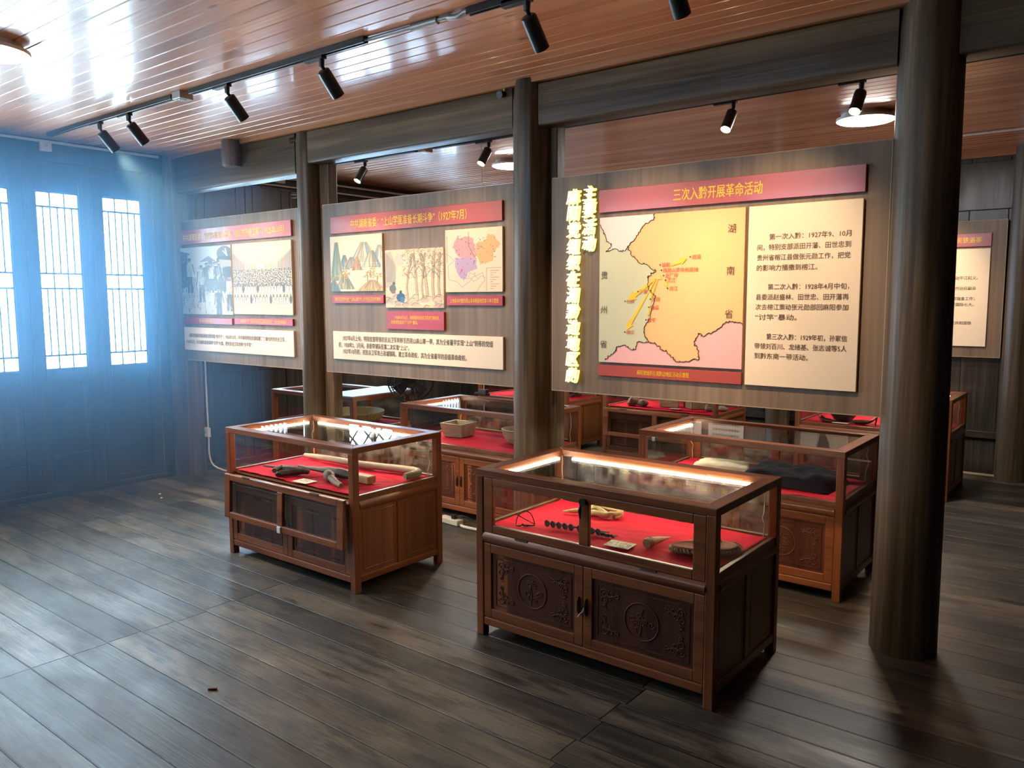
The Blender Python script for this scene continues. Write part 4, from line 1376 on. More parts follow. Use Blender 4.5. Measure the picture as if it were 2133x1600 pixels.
def make_case(label, X, Y, W=1.204, D=0.69, style='plain', strips=('left',), carved=True, cord=True):
    root = thing('display_case', label, 'display case', (X, Y, 0), 'glass topped rosewood display cases')
    x0, x1, y0, y1 = X, X + W, Y, Y + D
    t = SP
    for (a, b_) in ((x0, y0), (x1 - t, y0), (x0, y1 - t), (x1 - t, y1 - t)):
        MB().box(a, b_, 0, a + t, b_ + t, H - 0.03).build('post', M['case_z'], root, bevel=0.004)
    # mitred top frame
    fw, ft = 0.062, 0.034
    m = MB()
    ox, oy = (x0, x1), (y0, y1)
    ix, iy = (x0 + fw, x1 - fw), (y0 + fw, y1 - fw)
    quads = [((ox[0], oy[0]), (ox[1], oy[0]), (ix[1], iy[0]), (ix[0], iy[0])), ((ox[1], oy[0]), (ox[1], oy[1]), (ix[1], iy[1]), (ix[1], iy[0])),
             ((ox[1], oy[1]), (ox[0], oy[1]), (ix[0], iy[1]), (ix[1], iy[1])), ((ox[0], oy[1]), (ox[0], oy[0]), (ix[0], iy[0]), (ix[0], iy[1]))]
    for i, q in enumerate(quads):
        MB().prism(q, lambda u, v, s: (u, v, H - ft + ft * s)).build('top_rail', M['case_x' if i % 2 == 0 else 'case_y'], root, bevel=0.003)
    MB().box(ix[0] - 0.008, iy[0] - 0.008, H - 0.016, ix[1] + 0.008, iy[1] + 0.008, H - 0.010).build('top_glass', M['glass'], root)
    # rails at bed height: a half-round moulding in front, plain on the sides
    z0, z1 = 0.458, 0.508
    prof = [(0.0, 0.0)] + [(-0.014 * math.sin(PI * k / 8), 0.05 * k / 8) for k in range(1, 8)] + [(0.0, 0.05), (0.03, 0.05), (0.03, 0.0)]
    MB().prism([(a, c) for a, c in prof], lambda u, v, s: (x0 + t + (W - 2 * t) * s, y0 + 0.008 + u, z0 + v)).build('bed_rail', M['case_x'], root, smooth=True)
    MB().prism([(a, c) for a, c in prof], lambda u, v, s: (x0 + t + (W - 2 * t) * s, y1 - 0.008 - u, z0 + v)).build('bed_rail', M['case_x'], root, smooth=True)
    MB().prism([(a, c) for a, c in prof], lambda u, v, s: (x1 - 0.008 - u, y0 + t + (D - 2 * t) * s, z0 + v)).build('bed_rail', M['case_y'], root, smooth=True)
    MB().prism([(a, c) for a, c in prof], lambda u, v, s: (x0 + 0.008 + u, y0 + t + (D - 2 * t) * s, z0 + v)).build('bed_rail', M['case_y'], root, smooth=True)
    # thin ledges that hold the side panes
    lg = MB()
    for xx in (x0 + 0.008, x1 - 0.030):
        lg.box(xx, y0 + t, z1, xx + 0.022, y1 - t, BED + 0.010)
    if style == 'plain':
        lg.box(x0 + t, y0 + 0.010, z1, x1 - t, y0 + 0.032, BED + 0.006)
    else:
        lg.box(x0 + t, y1 - 0.032, z1, x1 - t, y1 - 0.010, BED + 0.010)
    lg.build('glazing_ledge', M['case_side'], root, bevel=0.002, seg=1)
    bz0, bz1 = 0.055, 0.095
    for (a, b_, c, d, mk) in ((x0 + t, y0 + 0.002, x1 - t, y0 + 0.036, 'case_x'), (x0 + t, y1 - 0.036, x1 - t, y1 - 0.002, 'case_x'), (x0 + 0.002, y0 + t, x0 + 0.036, y1 - t, 'case_y'), (x1 - 0.036, y0 + t, x1 - 0.002, y1 - t, 'case_y')):
        MB().box(a, b_, bz0, c, d, bz1).build('foot_rail', M[mk], root, bevel=0.006)
    MB().box(x0 + 0.02, y0 + 0.02, 0.09, x1 - 0.02, y1 - 0.02, 0.105).build('bottom_board', M['case_x'], root)
    MB().box(x0 + 0.031, y0 + 0.046, BED - 0.018, x1 - 0.031, y1 - 0.046, BED - 0.006).build('bed_board', M['case_x'], root)
    # panelled sides
    for xx, sg in ((x0, 1), (x1, -1)):
        a = xx + sg * 0.010
        m = MB()
        m.box(min(a, a + sg * 0.016), y0 + t, bz1, max(a, a + sg * 0.016), y1 - t, z0)
        o = m.build('side_panel', M['case_side'], root)
        fr = MB()
        ym = (y0 + y1) / 2
        b0 = xx + sg * 0.004
        fr.box(min(b0, b0 + sg * 0.014), ym - 0.022, bz1, max(b0, b0 + sg * 0.014), ym + 0.022, z0)
        e = 0.010
        b1 = xx + sg * 0.0085
        for (s0, s1) in ((y0 + t, ym - 0.022), (ym + 0.022, y1 - t)):
            for (p0, q0, p1, q1) in ((s0 + 0.02, bz1 + 0.02, s1 - 0.02, bz1 + 0.03), (s0 + 0.02, z0 - 0.03, s1 - 0.02, z0 - 0.02), (s0 + 0.02, bz1 + 0.02, s0 + 0.028, z0 - 0.02), (s1 - 0.028, bz1 + 0.02, s1 - 0.02, z0 - 0.02)):
                fr.box(min(b1, b1 + sg * 0.012), p0, q0, max(b1, b1 + sg * 0.012), p1, q1)
        fr.build('side_frame', M['case_z'], o, bevel=0.003, seg=1)
    MB().box(x0 + t, y1 - 0.03, bz1, x1 - t, y1 - 0.015, z0).build('back_panel', M['case_side'], root)
    # doors below
    xm = (x0 + x1) / 2
    for k, (a, c) in enumerate(((x0 + t + 0.001, xm - 0.001), (xm + 0.001, x1 - t - 0.001))):
        o = framed(a, c, bz1 + 0.002, z0 - 0.002, y0 + 0.004, y0 + 0.026, 0.044).build('cupboard_door', M['case_x'], root, bevel=0.003)
        pa, pc, pb, pd = a + 0.042, c - 0.042, bz1 + 0.042, z0 - 0.042
        MB().box(pa, y0 + 0.014, pb, pc, y0 + 0.022, pd).build('door_panel', M['case_panel'], o)
        bd = framed(pa + 0.022, pc - 0.022, pb + 0.022, pd - 0.022, y0 + 0.0115, y0 + 0.016, 0.006)
        bd.build('panel_bead', M['case_panel'], o)
        if carved:
            carve(pa + 0.032, pc - 0.032, pb + 0.030, pd - 0.030, y0 + 0.0135, o)
        h = MB()
        xh = c - 0.018 if k == 0 else a + 0.018
        h.tube([(xh, y0 + 0.003, 0.318), (xh, y0 - 0.004, 0.30), (xh, y0 - 0.004, 0.262), (xh, y0 + 0.003, 0.240)], [0.006, 0.013, 0.013, 0.005], 10, flat=0.4)
        h.build('handle', M['iron'], o, smooth=True)
    if style == 'closed_flap':
        q = MB()
        q.tube([(xm + 0.016, y0 - 0.012, 0.282), (xm + 0.010, y0 - 0.016, 0.262), (xm - 0.004, y0 - 0.014, 0.250), (xm - 0.018, y0 - 0.012, 0.232)], 0.002, 6)
        q.build('cord_tie', M['cord'], root, smooth=True)
    # panes
    sg_ = MB(); sg2 = MB()
    MB().box(x1 - 0.022, y0 + t - 0.004, BED, x1 - 0.017, y1 - t + 0.004, H - 0.03).build('side_pane', M['glass'], root)
    MB().box(x0 + 0.017, y0 + t - 0.004, BED, x0 + 0.022, y1 - t + 0.004, H - 0.03).build('side_pane', M['glass'], root)
    if style == 'plain':
        MB().box(x0 + t - 0.004, y0 + 0.018, BED, x1 - t + 0.004, y0 + 0.023, H - 0.03).build('front_pane', M['glass'], root)
        flap(root, x0 + t + 0.001, x1 - t - 0.001, z1 + 0.002, H - ft - 0.002, y1 - 0.028, 0.022, dusty=True, knob=False)
    else:
        MB().box(x0 + t - 0.004, y1 - 0.023, BED, x1 - t + 0.004, y1 - 0.018, H - 0.03).build('back_pane', M['glass_dusty'], root)
        if style == 'closed_flap':
            flap(root, x0 + t + 0.001, x1 - t - 0.001, z1 + 0.002, H - ft - 0.002, y0 + 0.004, 0.022)
        else:
            o = flap(root, x0 + t - 0.012, x1 - t - 0.002, 0.248, 0.522, y0 - 0.034, 0.022, knob=False, tilt=0.05, open_=True)
            MB().box(xm - 0.018, y0 - 0.057, 0.246, xm + 0.014, y0 - 0.046, 0.285).build('lock_plate', M['white_plastic'], o, bevel=0.003)
    # light strips under the top frame, cords in the corners
    zs = H - ft - 0.012
    for s in strips:
        m = MB()
        if s == 'left':
            m.box(x0 + 0.060, y0 + 0.11, zs, x0 + 0.072, y1 - 0.10, zs + 0.012)
        elif s == 'right':
            m.box(x1 - 0.072, y0 + 0.11, zs, x1 - 0.060, y1 - 0.10, zs + 0.012)
        else:
            m.box(x0 + 0.13, y1 - 0.074, zs, x1 - 0.12, y1 - 0.062, zs + 0.012)
        m.build('light_strip', M['strip'], root)
    if cord:
        for xx, yy, sd in ((x0 + 0.055, y1 - 0.055, 1), (x1 - 0.055, y1 - 0.06, 2)):
            R = rs(int(X * 100) + sd)
            pts = [(xx, yy, H - ft)]
            for k in range(1, 9):
                q = k / 8
                pts.append((xx + R.uniform(-.012, .012) * math.sin(PI * q), yy + R.uniform(-.012, .012) * math.sin(PI * q), H - ft - (H - ft - BED - 0.006) * q))
            MB().tube(pts, 0.0024, 6).build('light_cord', M['cord'], root, smooth=True)
    return root

CA = (-4.471, 2.769); CB = (-2.421, 2.794); CC = (-2.362, 4.240); CD = (-4.432, 4.235); CF = (-6.062, 4.222)
CE = (-4.185, 6.775); CH = (-5.785, 6.725); CJ = (-2.318, 6.905)
make_case('rosewood display case left of centre in front, its glazed flap hanging open', *CA, style='open_flap', strips=('left', 'back'), carved=False)
make_case('nearest rosewood display case, closed flap with black lock, carved doors', *CB, style='closed_flap', strips=('left', 'back'))
make_case('rosewood display case beside the thickest column, holding folded clothes', *CC, strips=('left',))
make_case('rosewood display case behind the open one, holding a square wooden measure', *CD, strips=('left',))
make_case('rosewood display case under the leftmost panel, woven tray inside', *CF, W=1.10, strips=())
make_case('far rosewood display case with stones inside and its flap hanging open', *CE, style='open_flap', strips=('left',), carved=False)
make_case('far rosewood display case with dark tangled iron, mostly behind the middle column', *CH, strips=('left',), carved=False)
make_case('far rosewood display case with a round pot, passing behind the thickest column', *CJ, strips=('back',), carved=False)

def cloth(label, C, W=1.204, D=0.69, amp=0.004, seed=0, sag=0.0):
    x0, x1, y0, y1 = C[0] + 0.044, C[0] + W - 0.044, C[1] + 0.046, C[1] + D - 0.046
    m = MB()
    def fn(u, v):
        x, y = x0 + (x1 - x0) * u, y0 + (y1 - y0) * v
        q = Vector((x * 5 + seed, y * 7, seed))
        h = noise.noise(q) * 1.0 + abs(noise.noise(Vector((x * 9 + y * 4, y * 14 - x * 5, seed + 3.0)))) * 1.4
        return (x, y, BED + 0.002 + amp * min(0.72, max(-0.4, h)))
    m.grid(90, 56, fn)
    o = m.build('red_cloth', M['red_cloth'], smooth=True, angle=180)
    so = o.modifiers.new('thickness', 'SOLIDIFY')
    so.thickness = 0.0015
    so.offset = -1
    return tag(recentre(o), label, 'cloth', 'red cloths lining the display cases')

cloth('crumpled red cloth lining the display case with the open flap in front', CA, amp=0.008, seed=2)
cloth('red cloth lining the nearest display case', CB, amp=0.0035, seed=5)
cloth('red cloth under the folded clothes', CC, amp=0.007, seed=8)
cloth('red cloth under the square wooden measure and round bowl', CD, amp=0.003, seed=11)
cloth('red cloth under the woven tray', CF, W=1.10, amp=0.004, seed=14)
cloth('red cloth under the stones in the far open case', CE, amp=0.004, seed=17)
cloth('red cloth under the tangled iron in the far case', CH, amp=0.004, seed=20)
cloth('red cloth under the round pot in the far case', CJ, amp=0.006, seed=23)
ZB = BED + 0.008

# ------------------------------------------------------------------ exhibits, case with the open flap
def bent(mb, pts, r, n=10, flat=1.0, jitter=0.0, seed=0, sub=4):
    P = [Vector(p) for p in pts]
    R = list(r) if isinstance(r, (list, tuple)) else [r] * len(P)
    rr = rs(seed)
    Q, S = [], []
    m = len(P)
    for i in range(m - 1):
        p0, p1, p2, p3 = P[max(0, i - 1)], P[i], P[i + 1], P[min(m - 1, i + 2)]
        for k in range(sub):
            t = k / sub
            q = 0.5 * ((2 * p1) + (p2 - p0) * t + (2 * p0 - 5 * p1 + 4 * p2 - p3) * t * t + (3 * p1 - p0 - 3 * p2 + p3) * t ** 3)
            Q.append(q)
            S.append((R[i] + (R[i + 1] - R[i]) * t) * (1 + rr.uniform(-jitter, jitter)))
    Q.append(P[-1]); S.append(R[-1])
    mb.tube(Q, S, n, flat=flat)

r_ = thing('wooden_pistol', 'small dark carved wooden pistol on crumpled red cloth', 'exhibit', (-4.10, 2.92, ZB))
m = MB()
bent(m, [(-4.15, 2.935, ZB + .022), (-4.05, 2.955, ZB + .024), (-3.95, 2.975, ZB + .02), (-3.925, 2.985, ZB + .018)], [0.020, 0.024, 0.022, 0.012], 8, 0.9, 0.05, 1)
bent(m, [(-4.125, 2.935, ZB + .022), (-4.13, 2.90, ZB + .02), (-4.12, 2.875, ZB + .018)], [0.022, 0.021, 0.017], 8, 0.9, 0.05, 2)
m.build('body', M['burnt_wood'], r_, smooth=True)
m = MB(); bent(m, [(-4.30, 2.925, ZB + .018), (-4.22, 2.925, ZB + .022), (-4.14, 2.935, ZB + .024)], [0.007, 0.008, 0.009], 8)
m.build('barrel', M['burnt_wood'], r_, smooth=True)
m = MB(); bent(m, [(-3.955, 2.97, ZB + .02), (-3.985, 2.91, ZB + .021), (-4.02, 2.845, ZB + .018), (-4.015, 2.825, ZB + .014)], [0.018, 0.024, 0.024, 0.015], 8, 0.9, 0.05, 3)
m.build('grip', M['burnt_wood'], r_, smooth=True)

r_ = thing('wooden_rifle', 'dark charred wooden rifle with pale stock lying on red cloth', 'exhibit', (-3.75, 3.03, ZB))
m = MB(); bent(m, [(-4.14, 3.07, ZB + .014), (-4.05, 3.062, ZB + .016), (-3.95, 3.055, ZB + .020), (-3.80, 3.045, ZB + .030), (-3.70, 3.042, ZB + .030), (-3.60, 3.045, ZB + .026), (-3.56, 3.05, ZB + .024)], [0.009, 0.011, 0.016, 0.030, 0.033, 0.030, 0.027], 10, 0.85, 0.10, 4)
m.build('barrel', M['burnt_wood'], r_, smooth=True)
m = MB().box(-3.575, 3.02, ZB, -3.435, 3.085, ZB + 0.045); m.build('stock', M['honey_wood'], r_, bevel=0.008)

r_ = thing('stick_grenade', 'short turned stick with a knobbed head near the rifle', 'exhibit', (-3.58, 2.92, ZB))
m = MB(); bent(m, [(-3.755, 2.985, ZB + .027), (-3.735, 2.975, ZB + .028), (-3.70, 2.958, ZB + .028), (-3.675, 2.945, ZB + .026)], [0.018, 0.030, 0.031, 0.022], 12, 1, 0.04, 5)
m.build('head', M['old_wood'], r_, smooth=True)
m = MB(); bent(m, [(-3.68, 2.948, ZB + .025), (-3.64, 2.93, ZB + .022), (-3.56, 2.895, ZB + .018), (-3.49, 2.872, ZB + .016)], [0.020, 0.021, 0.018, 0.014], 12, 1, 0.03, 6)
m.build('handle', M['old_wood'], r_, smooth=True)

m = MB(); bent(m, [(-4.36, 3.285, ZB + .022), (-4.25, 3.285, ZB + .024), (-4.05, 3.290, ZB + .026), (-3.80, 3.30, ZB + .026), (-3.55, 3.345, ZB + .026), (-3.42, 3.365, ZB + .026), (-3.355, 3.345, ZB + .026), (-3.335, 3.28, ZB + .026), (-3.345, 3.225, ZB + .024)], [0.013, 0.019, 0.022, 0.023, 0.024, 0.024, 0.025, 0.024, 0.021], 12, 1, 0.04, 7)
tag(recentre(m.build('crooked_staff', M['grey_wood'], smooth=True)), 'long weathered wooden staff with a bent hook end', 'exhibit')

def label_card(label, x, y, w_, d_, rot, edge=None, text=None, z=None):
    z = BED + 0.0115 if z is None else z
    c, s = math.cos(rot), math.sin(rot)
    r = thing('label_card', label, 'label', (x, y, z), 'exhibit label cards')
    def rect(hw, hd, z0, z1):
        pts = [(x + c * a - s * b_, y + s * a + c * b_) for a, b_ in ((-hw, -hd), (hw, -hd), (hw, hd), (-hw, hd))]
        return MB().prism(pts, lambda u, v, t: (u, v, z0 + (z1 - z0) * t))
    rect(w_ / 2, d_ / 2, z, z + 0.0015).build('card', M['paper'] if edge is None else edge, r)
    if edge is not None:
        rect(w_ / 2 - 0.006, d_ / 2 - 0.006, z + 0.0015, z + 0.0019).build('print_area', M['card_brown'], r)
    if text:
        m = MB()
        for k, t in enumerate(text):
            co, fs = glyphs(t, 0.018, 0.0002)
            if len(co) == 0:
                continue
            wd = co[:, 0].max() - co[:, 0].min()
            ly = d_ * 0.22 - k * d_ * 0.27
            vs = []
            for q in co:
                a, b_ = q[0] - co[:, 0].min() - wd / 2, q[1] + ly - 0.005
                vs.append((x + c * a - s * b_, y + s * a + c * b_, z + 0.0024))
            m.add(vs, fs)
        m.build('lettering', M['cream'] if edge is not None else M['darkink'], r)
    return r

label_card('small cream label before the wooden pistol', -3.79, 2.848, 0.125, 0.085, 0.02, None, ('木制手枪', '松木步枪'))

# ------------------------------------------------------------------ exhibits, nearest case
r_ = thing('iron_trap', 'bowed iron trap at the left end of the nearest case', 'exhibit', (-2.21, 2.93, ZB))
m = MB()
bent(m, [(-2.265, 2.90, ZB), (-2.262, 2.915, ZB + .045), (-2.225, 2.935, ZB + .082), (-2.175, 2.955, ZB + .070), (-2.15, 2.965, ZB + .02), (-2.15, 2.965, ZB)], 0.0035, 8)
bent(m, [(-2.265, 2.90, ZB), (-2.24, 2.875, ZB + .002), (-2.21, 2.885, ZB + .004), (-2.205, 2.90, ZB + .012), (-2.18, 2.905, ZB + .004), (-2.15, 2.965, ZB)], 0.004, 8)
m.v = [(-2.262 + (a + 2.262) * 0.66, 2.90 + (b_ - 2.90) * 0.66, ZB + (c - ZB) * 0.8) for a, b_, c in m.v]; m.build('bow', M['iron'], r_, smooth=True)
m = MB(); bent(m, [(-2.285, 2.915, ZB + .062), (-2.21, 2.935, ZB + .035), (-2.145, 2.955, ZB + .012)], 0.003, 8)
m.v = [(-2.262 + (a + 2.262) * 0.66, 2.90 + (b_ - 2.90) * 0.66, ZB + (c - ZB) * 0.8) for a, b_, c in m.v]; m.build('pin', M['iron'], r_, smooth=True)
m = MB().obox((-2.185, 2.915, ZB + .006), (0.05, 0.02, 0.008), Matrix.Rotation(0.5, 3, 'Z')); m.v = [(-2.262 + (a + 2.262) * 0.66, 2.90 + (b_ - 2.90) * 0.66, ZB + (c - ZB) * 0.8) for a, b_, c in m.v]; m.build('plate', M['iron'], r_)

def nail(x, y, big):
    rh = 0.0165 if big else 0.008
    ln = 0.06 if big else 0.028
    r = thing('iron_nail', '', 'nail', (x, y, ZB))
    m = MB(); m.cyl((x - .002, y - .004, ZB + rh), (x, y + .004, ZB + rh), rh, rh * 0.8, 14)
    m.build('head', M['iron'], r, smooth=True)
    m = MB(); m.tube([(x, y + .002, ZB + rh), (x + ln * .35, y + ln * .93, ZB + 0.006)], [rh * .32, rh * .12], 8)
    m.build('shank', M['iron'], r, smooth=True)
    return r
nb = nail(-2.125, 2.965, True); ns = nail(-1.87, 2.99, False)
for i in range(9):
    o = nb if i == 0 else copy_tree(nb)
    o.location = (-2.125 + i * 0.0315 + (0.012 if i > 4 else 0), 2.962 + i * 0.0035, ZB)
    o['label'] = 'large-headed iron nail in the row of big nails, nearest case'
    o['group'] = 'large iron nails in a row'
for i in range(7):
    o = ns if i == 0 else copy_tree(ns)
    o.location = (-1.862 + i * 0.0125 + 0.003 * (i % 2), 2.992 + 0.004 * (i % 3), ZB)
    o['label'] = 'small iron nail at the right end of the nail row'
    o['group'] = 'small iron nails in a row'

r_ = thing('rope_loop', 'coil of pale knotted rope in the middle of the nearest case', 'exhibit', (-2.04, 3.26, ZB))
m = MB()
lp = []
for k in range(26):
    a = -0.6 + 2 * PI * k / 25 * 1.15
    lp.append((-2.02 + 0.085 * math.cos(a), 3.30 + 0.06 * math.sin(a), ZB + 0.016 + 0.006 * math.sin(3 * a) + (0.012 if k > 20 else 0)))
bent(m, lp, 0.0135, 10, 1, 0.08, 8, 3)
bent(m, [(-2.10, 3.27, ZB + .016), (-2.06, 3.29, ZB + .03), (-2.0, 3.27, ZB + .02), (-1.95, 3.25, ZB + .012)], 0.012, 10, 1, 0.08, 9)
m.build('coil', M['rope'], r_, smooth=True)
m = MB(); bent(m, [(-2.21, 3.215, ZB + .006), (-2.16, 3.225, ZB + .014), (-2.10, 3.255, ZB + .02)], [0.004, 0.011, 0.013], 10, 1, 0.05, 10)
m.build('rope_end', M['rope'], r_, smooth=True)
m = MB(); bent(m, [(-2.07, 3.30, ZB + .028), (-2.06, 3.32, ZB + .05), (-2.055, 3.33, ZB + .075)], [0.020, 0.016, 0.012], 10, 1, 0.1, 11)
m.build('knot', M['rope'], r_, smooth=True)

label_card('olive label with white lines in the nearest case', -1.712, 2.922, 0.118, 0.085, 0.06, M['paper'], ('马刀 铁钉 手铳', '缠绳用具', '农民自卫军'))

r_ = thing('wooden_cone', 'tapered wooden peg with dark rings near the olive label', 'exhibit', (-1.59, 3.05, ZB))
m = MB(); m.tube([(-1.602, 2.955, ZB + .021), (-1.600, 2.972, ZB + .022), (-1.598, 2.99, ZB + .021), (-1.594, 3.05, ZB + .016), (-1.588, 3.14, ZB + .006)], [0.020, 0.0225, 0.021, 0.015, 0.003], 16)
m.build('shaft', M['honey_wood'], r_, smooth=True)
m = MB()
for yy, rr in ((2.975, 0.0232), (2.987, 0.0222)):
    m.tube([(-1.600, yy, ZB + .0215), (-1.5995, yy + 0.003, ZB + .0213)], [rr, rr], 16)
m.build('ring', M['iron'], r_, smooth=True)

r_ = thing('straw_sandal', 'braided straw sandal at the right end of the nearest case', 'exhibit', (-1.33, 3.08, ZB))
m = MB()
def sole(u, v):
    a = 2 * PI * u
    L_, W_ = 0.165, 0.085
    x = L_ * math.cos(a) * v; y = (W_ + 0.012 * math.cos(a)) * math.sin(a) * v
    z = 0.012 + 0.010 * v ** 4 + 0.0022 * math.sin(x * 260)
    return (x, y, z)
rot = Matrix.Rotation(0.62, 3, 'Z')
def place(p, o=(-1.385, 3.06)):
    q = rot @ Vector((p[0] * 0.85, p[1] * 0.85, 0))
    return (o[0] + q.x, o[1] + q.y, ZB + p[2])
vs, fs = [], []
nA, nRr = 40, 12
for j in range(nRr + 1):
    for i in range(nA):
        vs.append(place(sole(i / nA, j / nRr)))
for j in range(nRr):
    for i in range(nA):
        k = (i + 1) % nA
        fs.append((j * nA + i, j * nA + k, (j + 1) * nA + k, (j + 1) * nA + i))
m.add(vs, fs)
o = m.build('sole', M['leather'], r_, smooth=True, angle=180)
so = o.modifiers.new('thickness', 'SOLIDIFY'); so.thickness = 0.012; so.offset = -1
m = MB()
for ph in (0, PI):
    pts = []
    for i in range(160):
        a = 2 * PI * i / 160
        x, y, z = sole(i / 160, 1.0); z *= 0.8
        pts.append(place((x * 1.02 + 0.006 * math.cos(24 * a + ph), y * 1.04 + 0.006 * math.cos(24 * a + ph), z + 0.005 * math.sin(24 * a + ph))))
    m.tube(pts, 0.005, 7, True)
m.build('braided_rim', M['straw'], r_, smooth=True)
m = MB()
bent(m, [place((.02, .055, .015)), place((.035, .085, .05)), place((.075, .075, .055)), place((.10, .05, .02))], 0.0035, 7)
bent(m, [place((.09, .045, .02)), place((.16, .05, .03)), place((.19, 0, .014)), place((.15, -.05, .012)), place((.06, -.06, .016))], 0.0035, 7)
bent(m, [place((-.02, .05, .02)), place((.02, .0, .035)), place((.0, -.05, .02))], 0.010, 8)
m.build('strap', M['straw'], r_, smooth=True)

# ------------------------------------------------------------------ exhibits, other cases
def heap(name, label, cat, cx, cy_, sx, sy, h, rotz, mat, seed, z=ZB, fold=1.0, power=6):
    m = MB()
    R = Matrix.Rotation(rotz, 3, 'Z')
    nx, ny = 48, 32
    def fn(u, v, top):
        a, b_ = 2 * u - 1, 2 * v - 1
        e = (abs(a) ** power + abs(b_) ** power)
        k = max(0.0, 1 - e) ** 0.35
        hh = h * k * (1 + fold * 0.35 * noise.noise(Vector((a * 2.0 + seed, b_ * 3, seed))) + fold * 0.07 * noise.noise(Vector((a * 5, b_ * 6 + seed, 2.0))))
        wob = 1 + 0.06 * noise.noise(Vector((a * 1.5, b_ * 1.5, seed + 4)))
        q = R @ Vector((a * sx / 2 * wob, b_ * sy / 2 * wob, 0))
        return (cx + q.x, cy_ + q.y, z + (hh if top else 0.0))
    m.grid(nx, ny, lambda u, v: fn(u, v, True))
    m.grid(nx, ny, lambda u, v: fn(1 - u, v, False))
    o = m.build(name, mat, smooth=True, angle=180)
    return tag(recentre(o), label, cat)

heap('folded_shirt', 'folded cream cloth lying at the back of the case beside the thick column', 'clothing', -2.03, 4.74, 0.34, 0.22, 0.030, 0.12, M['cream_cloth'], 3.0)
heap('folded_jacket', 'folded dark navy jacket lying on the red cloth beside the thick column', 'clothing', -1.53, 4.58, 0.52, 0.36, 0.085, -0.05, M['navy_cloth'], 7.0, fold=1.3)

r_ = thing('square_measure', 'square wooden grain measure, open at the top', 'exhibit', (-4.14, 4.58, ZB))
m = MB()
cx, cy_, a, b_, hh = -4.14, 4.58, 0.085, 0.105, 0.105
ang = Matrix.Rotation(0.1, 3, 'Z')
def sq(s, z):
    return [tuple(Vector((cx, cy_, z)) + ang @ Vector((dx * s, dy * s, 0))) for dx, dy in ((-1, -1), (1, -1), (1, 1), (-1, 1))]
v_ = sq(a, ZB) + sq(b_, ZB + hh) + sq(b_ - .014, ZB + hh) + sq(a - .010, ZB + .015)
fs = [(3, 2, 1, 0)]
for q0 in (0, 4, 8):
    for i in range(4):
        j = (i + 1) % 4
        fs.append((q0 + i, q0 + j, q0 + 4 + j, q0 + 4 + i))
fs.append((12, 13, 14, 15))
m.add(v_, fs)
m.build('box', M['grey_wood'], r_, bevel=0.003)

m = MB(); m.lathe([(0.10, 0), (0.115, 0.01), (0.145, 0.06), (0.158, 0.105), (0.146, 0.108), (0.132, 0.06), (0.10, 0.02), (0.0, 0.018)], (-3.55, 4.63, ZB), 40)
tag(recentre(m.build('wooden_bowl', M['grey_wood'], smooth=True)), 'round turned wooden bowl partly behind the middle column', 'exhibit')
m = MB(); bent(m, [(-3.72, 4.84, ZB + .02), (-3.76, 4.86, ZB + .07), (-3.70, 4.86, ZB + .09), (-3.62, 4.86, ZB + .075), (-3.55, 4.86, ZB + .08)], 0.003, 6)
tag(recentre(m.build('loose_cord', M['cord'], smooth=True)), 'pale cord curling at the back behind the round bowl', 'cord')

r_ = thing('woven_tray', 'wide shallow woven basket tray under the white board', 'basket', (-5.36, 4.56, ZB))
m = MB()
prof = [(0.0, 0.006), (0.20, 0.006), (0.245, 0.03), (0.27, 0.085), (0.262, 0.086), (0.236, 0.036), (0.195, 0.016), (0.0, 0.014)]
m.lathe(prof, (-5.36, 4.56, ZB), 60)
m.build('bowl', M['straw'], r_, smooth=True)
m = MB()
for k in range(60):
    a = 2 * PI * k / 60
    c, s = math.cos(a), math.sin(a)
    m.tube([(-5.36 + .20 * c, 4.56 + .20 * s, ZB + .006), (-5.36 + .247 * c, 4.56 + .247 * s, ZB + .03), (-5.36 + .272 * c, 4.56 + .272 * s, ZB + .085)], 0.004, 5)
m.build('ribs', M['straw'], r_, smooth=True)
m = MB(); m.tube([(-5.36 + .268 * math.cos(2 * PI * k / 60), 4.56 + .268 * math.sin(2 * PI * k / 60), ZB + .087) for k in range(60)], 0.008, 8, True)
m.build('rim', M['straw'], r_, smooth=True)
m = MB()
pts = [(-5.35, 4.93), (-4.945, 4.93), (-4.945, 4.205), (-5.30, 4.205)]
m.prism(pts, lambda u, v, t: (u, v, H + 0.001 + 0.012 * t))
tag(recentre(m.build('white_board', M['white_board'], bevel=0.002, seg=1)), 'white board lying across the end of the case under the leftmost panel', 'board')

def rock(name, label, cat, cx, cy_, rx, ry, rz, mat, seed, group=None):
    m = MB()
    vs, fs = [], []
    nu, nv = 20, 12
    for j in range(nv + 1):
        th = PI * j / nv
        for i in range(nu):
            ph = 2 * PI * i / nu
            d = Vector((math.sin(th) * math.cos(ph), math.sin(th) * math.sin(ph), math.cos(th)))
            k = 1 + 0.35 * noise.noise(d * 1.4 + Vector((seed, 0, 0)))
            vs.append((cx + d.x * rx * k, cy_ + d.y * ry * k, max(ZB, ZB + rz * 0.8 + d.z * rz * k)))
    for j in range(nv):
        for i in range(nu):
            k = (i + 1) % nu
            fs.append((j * nu + i, (j + 1) * nu + i, (j + 1) * nu + k, j * nu + k))
    m.add(vs, fs)
    return tag(recentre(m.build(name, mat, smooth=True, angle=180)), label, cat, group)
rock('rounded_stone', 'leftmost brown stone in the far open case', 'stone', -3.945, 6.95, 0.055, 0.05, 0.045, M['stone'], 1.0, 'stones in the far case')
rock('rounded_stone', 'second brown stone from the left in the far open case', 'stone', -3.835, 6.96, 0.055, 0.05, 0.038, M['stone'], 2.0, 'stones in the far case')
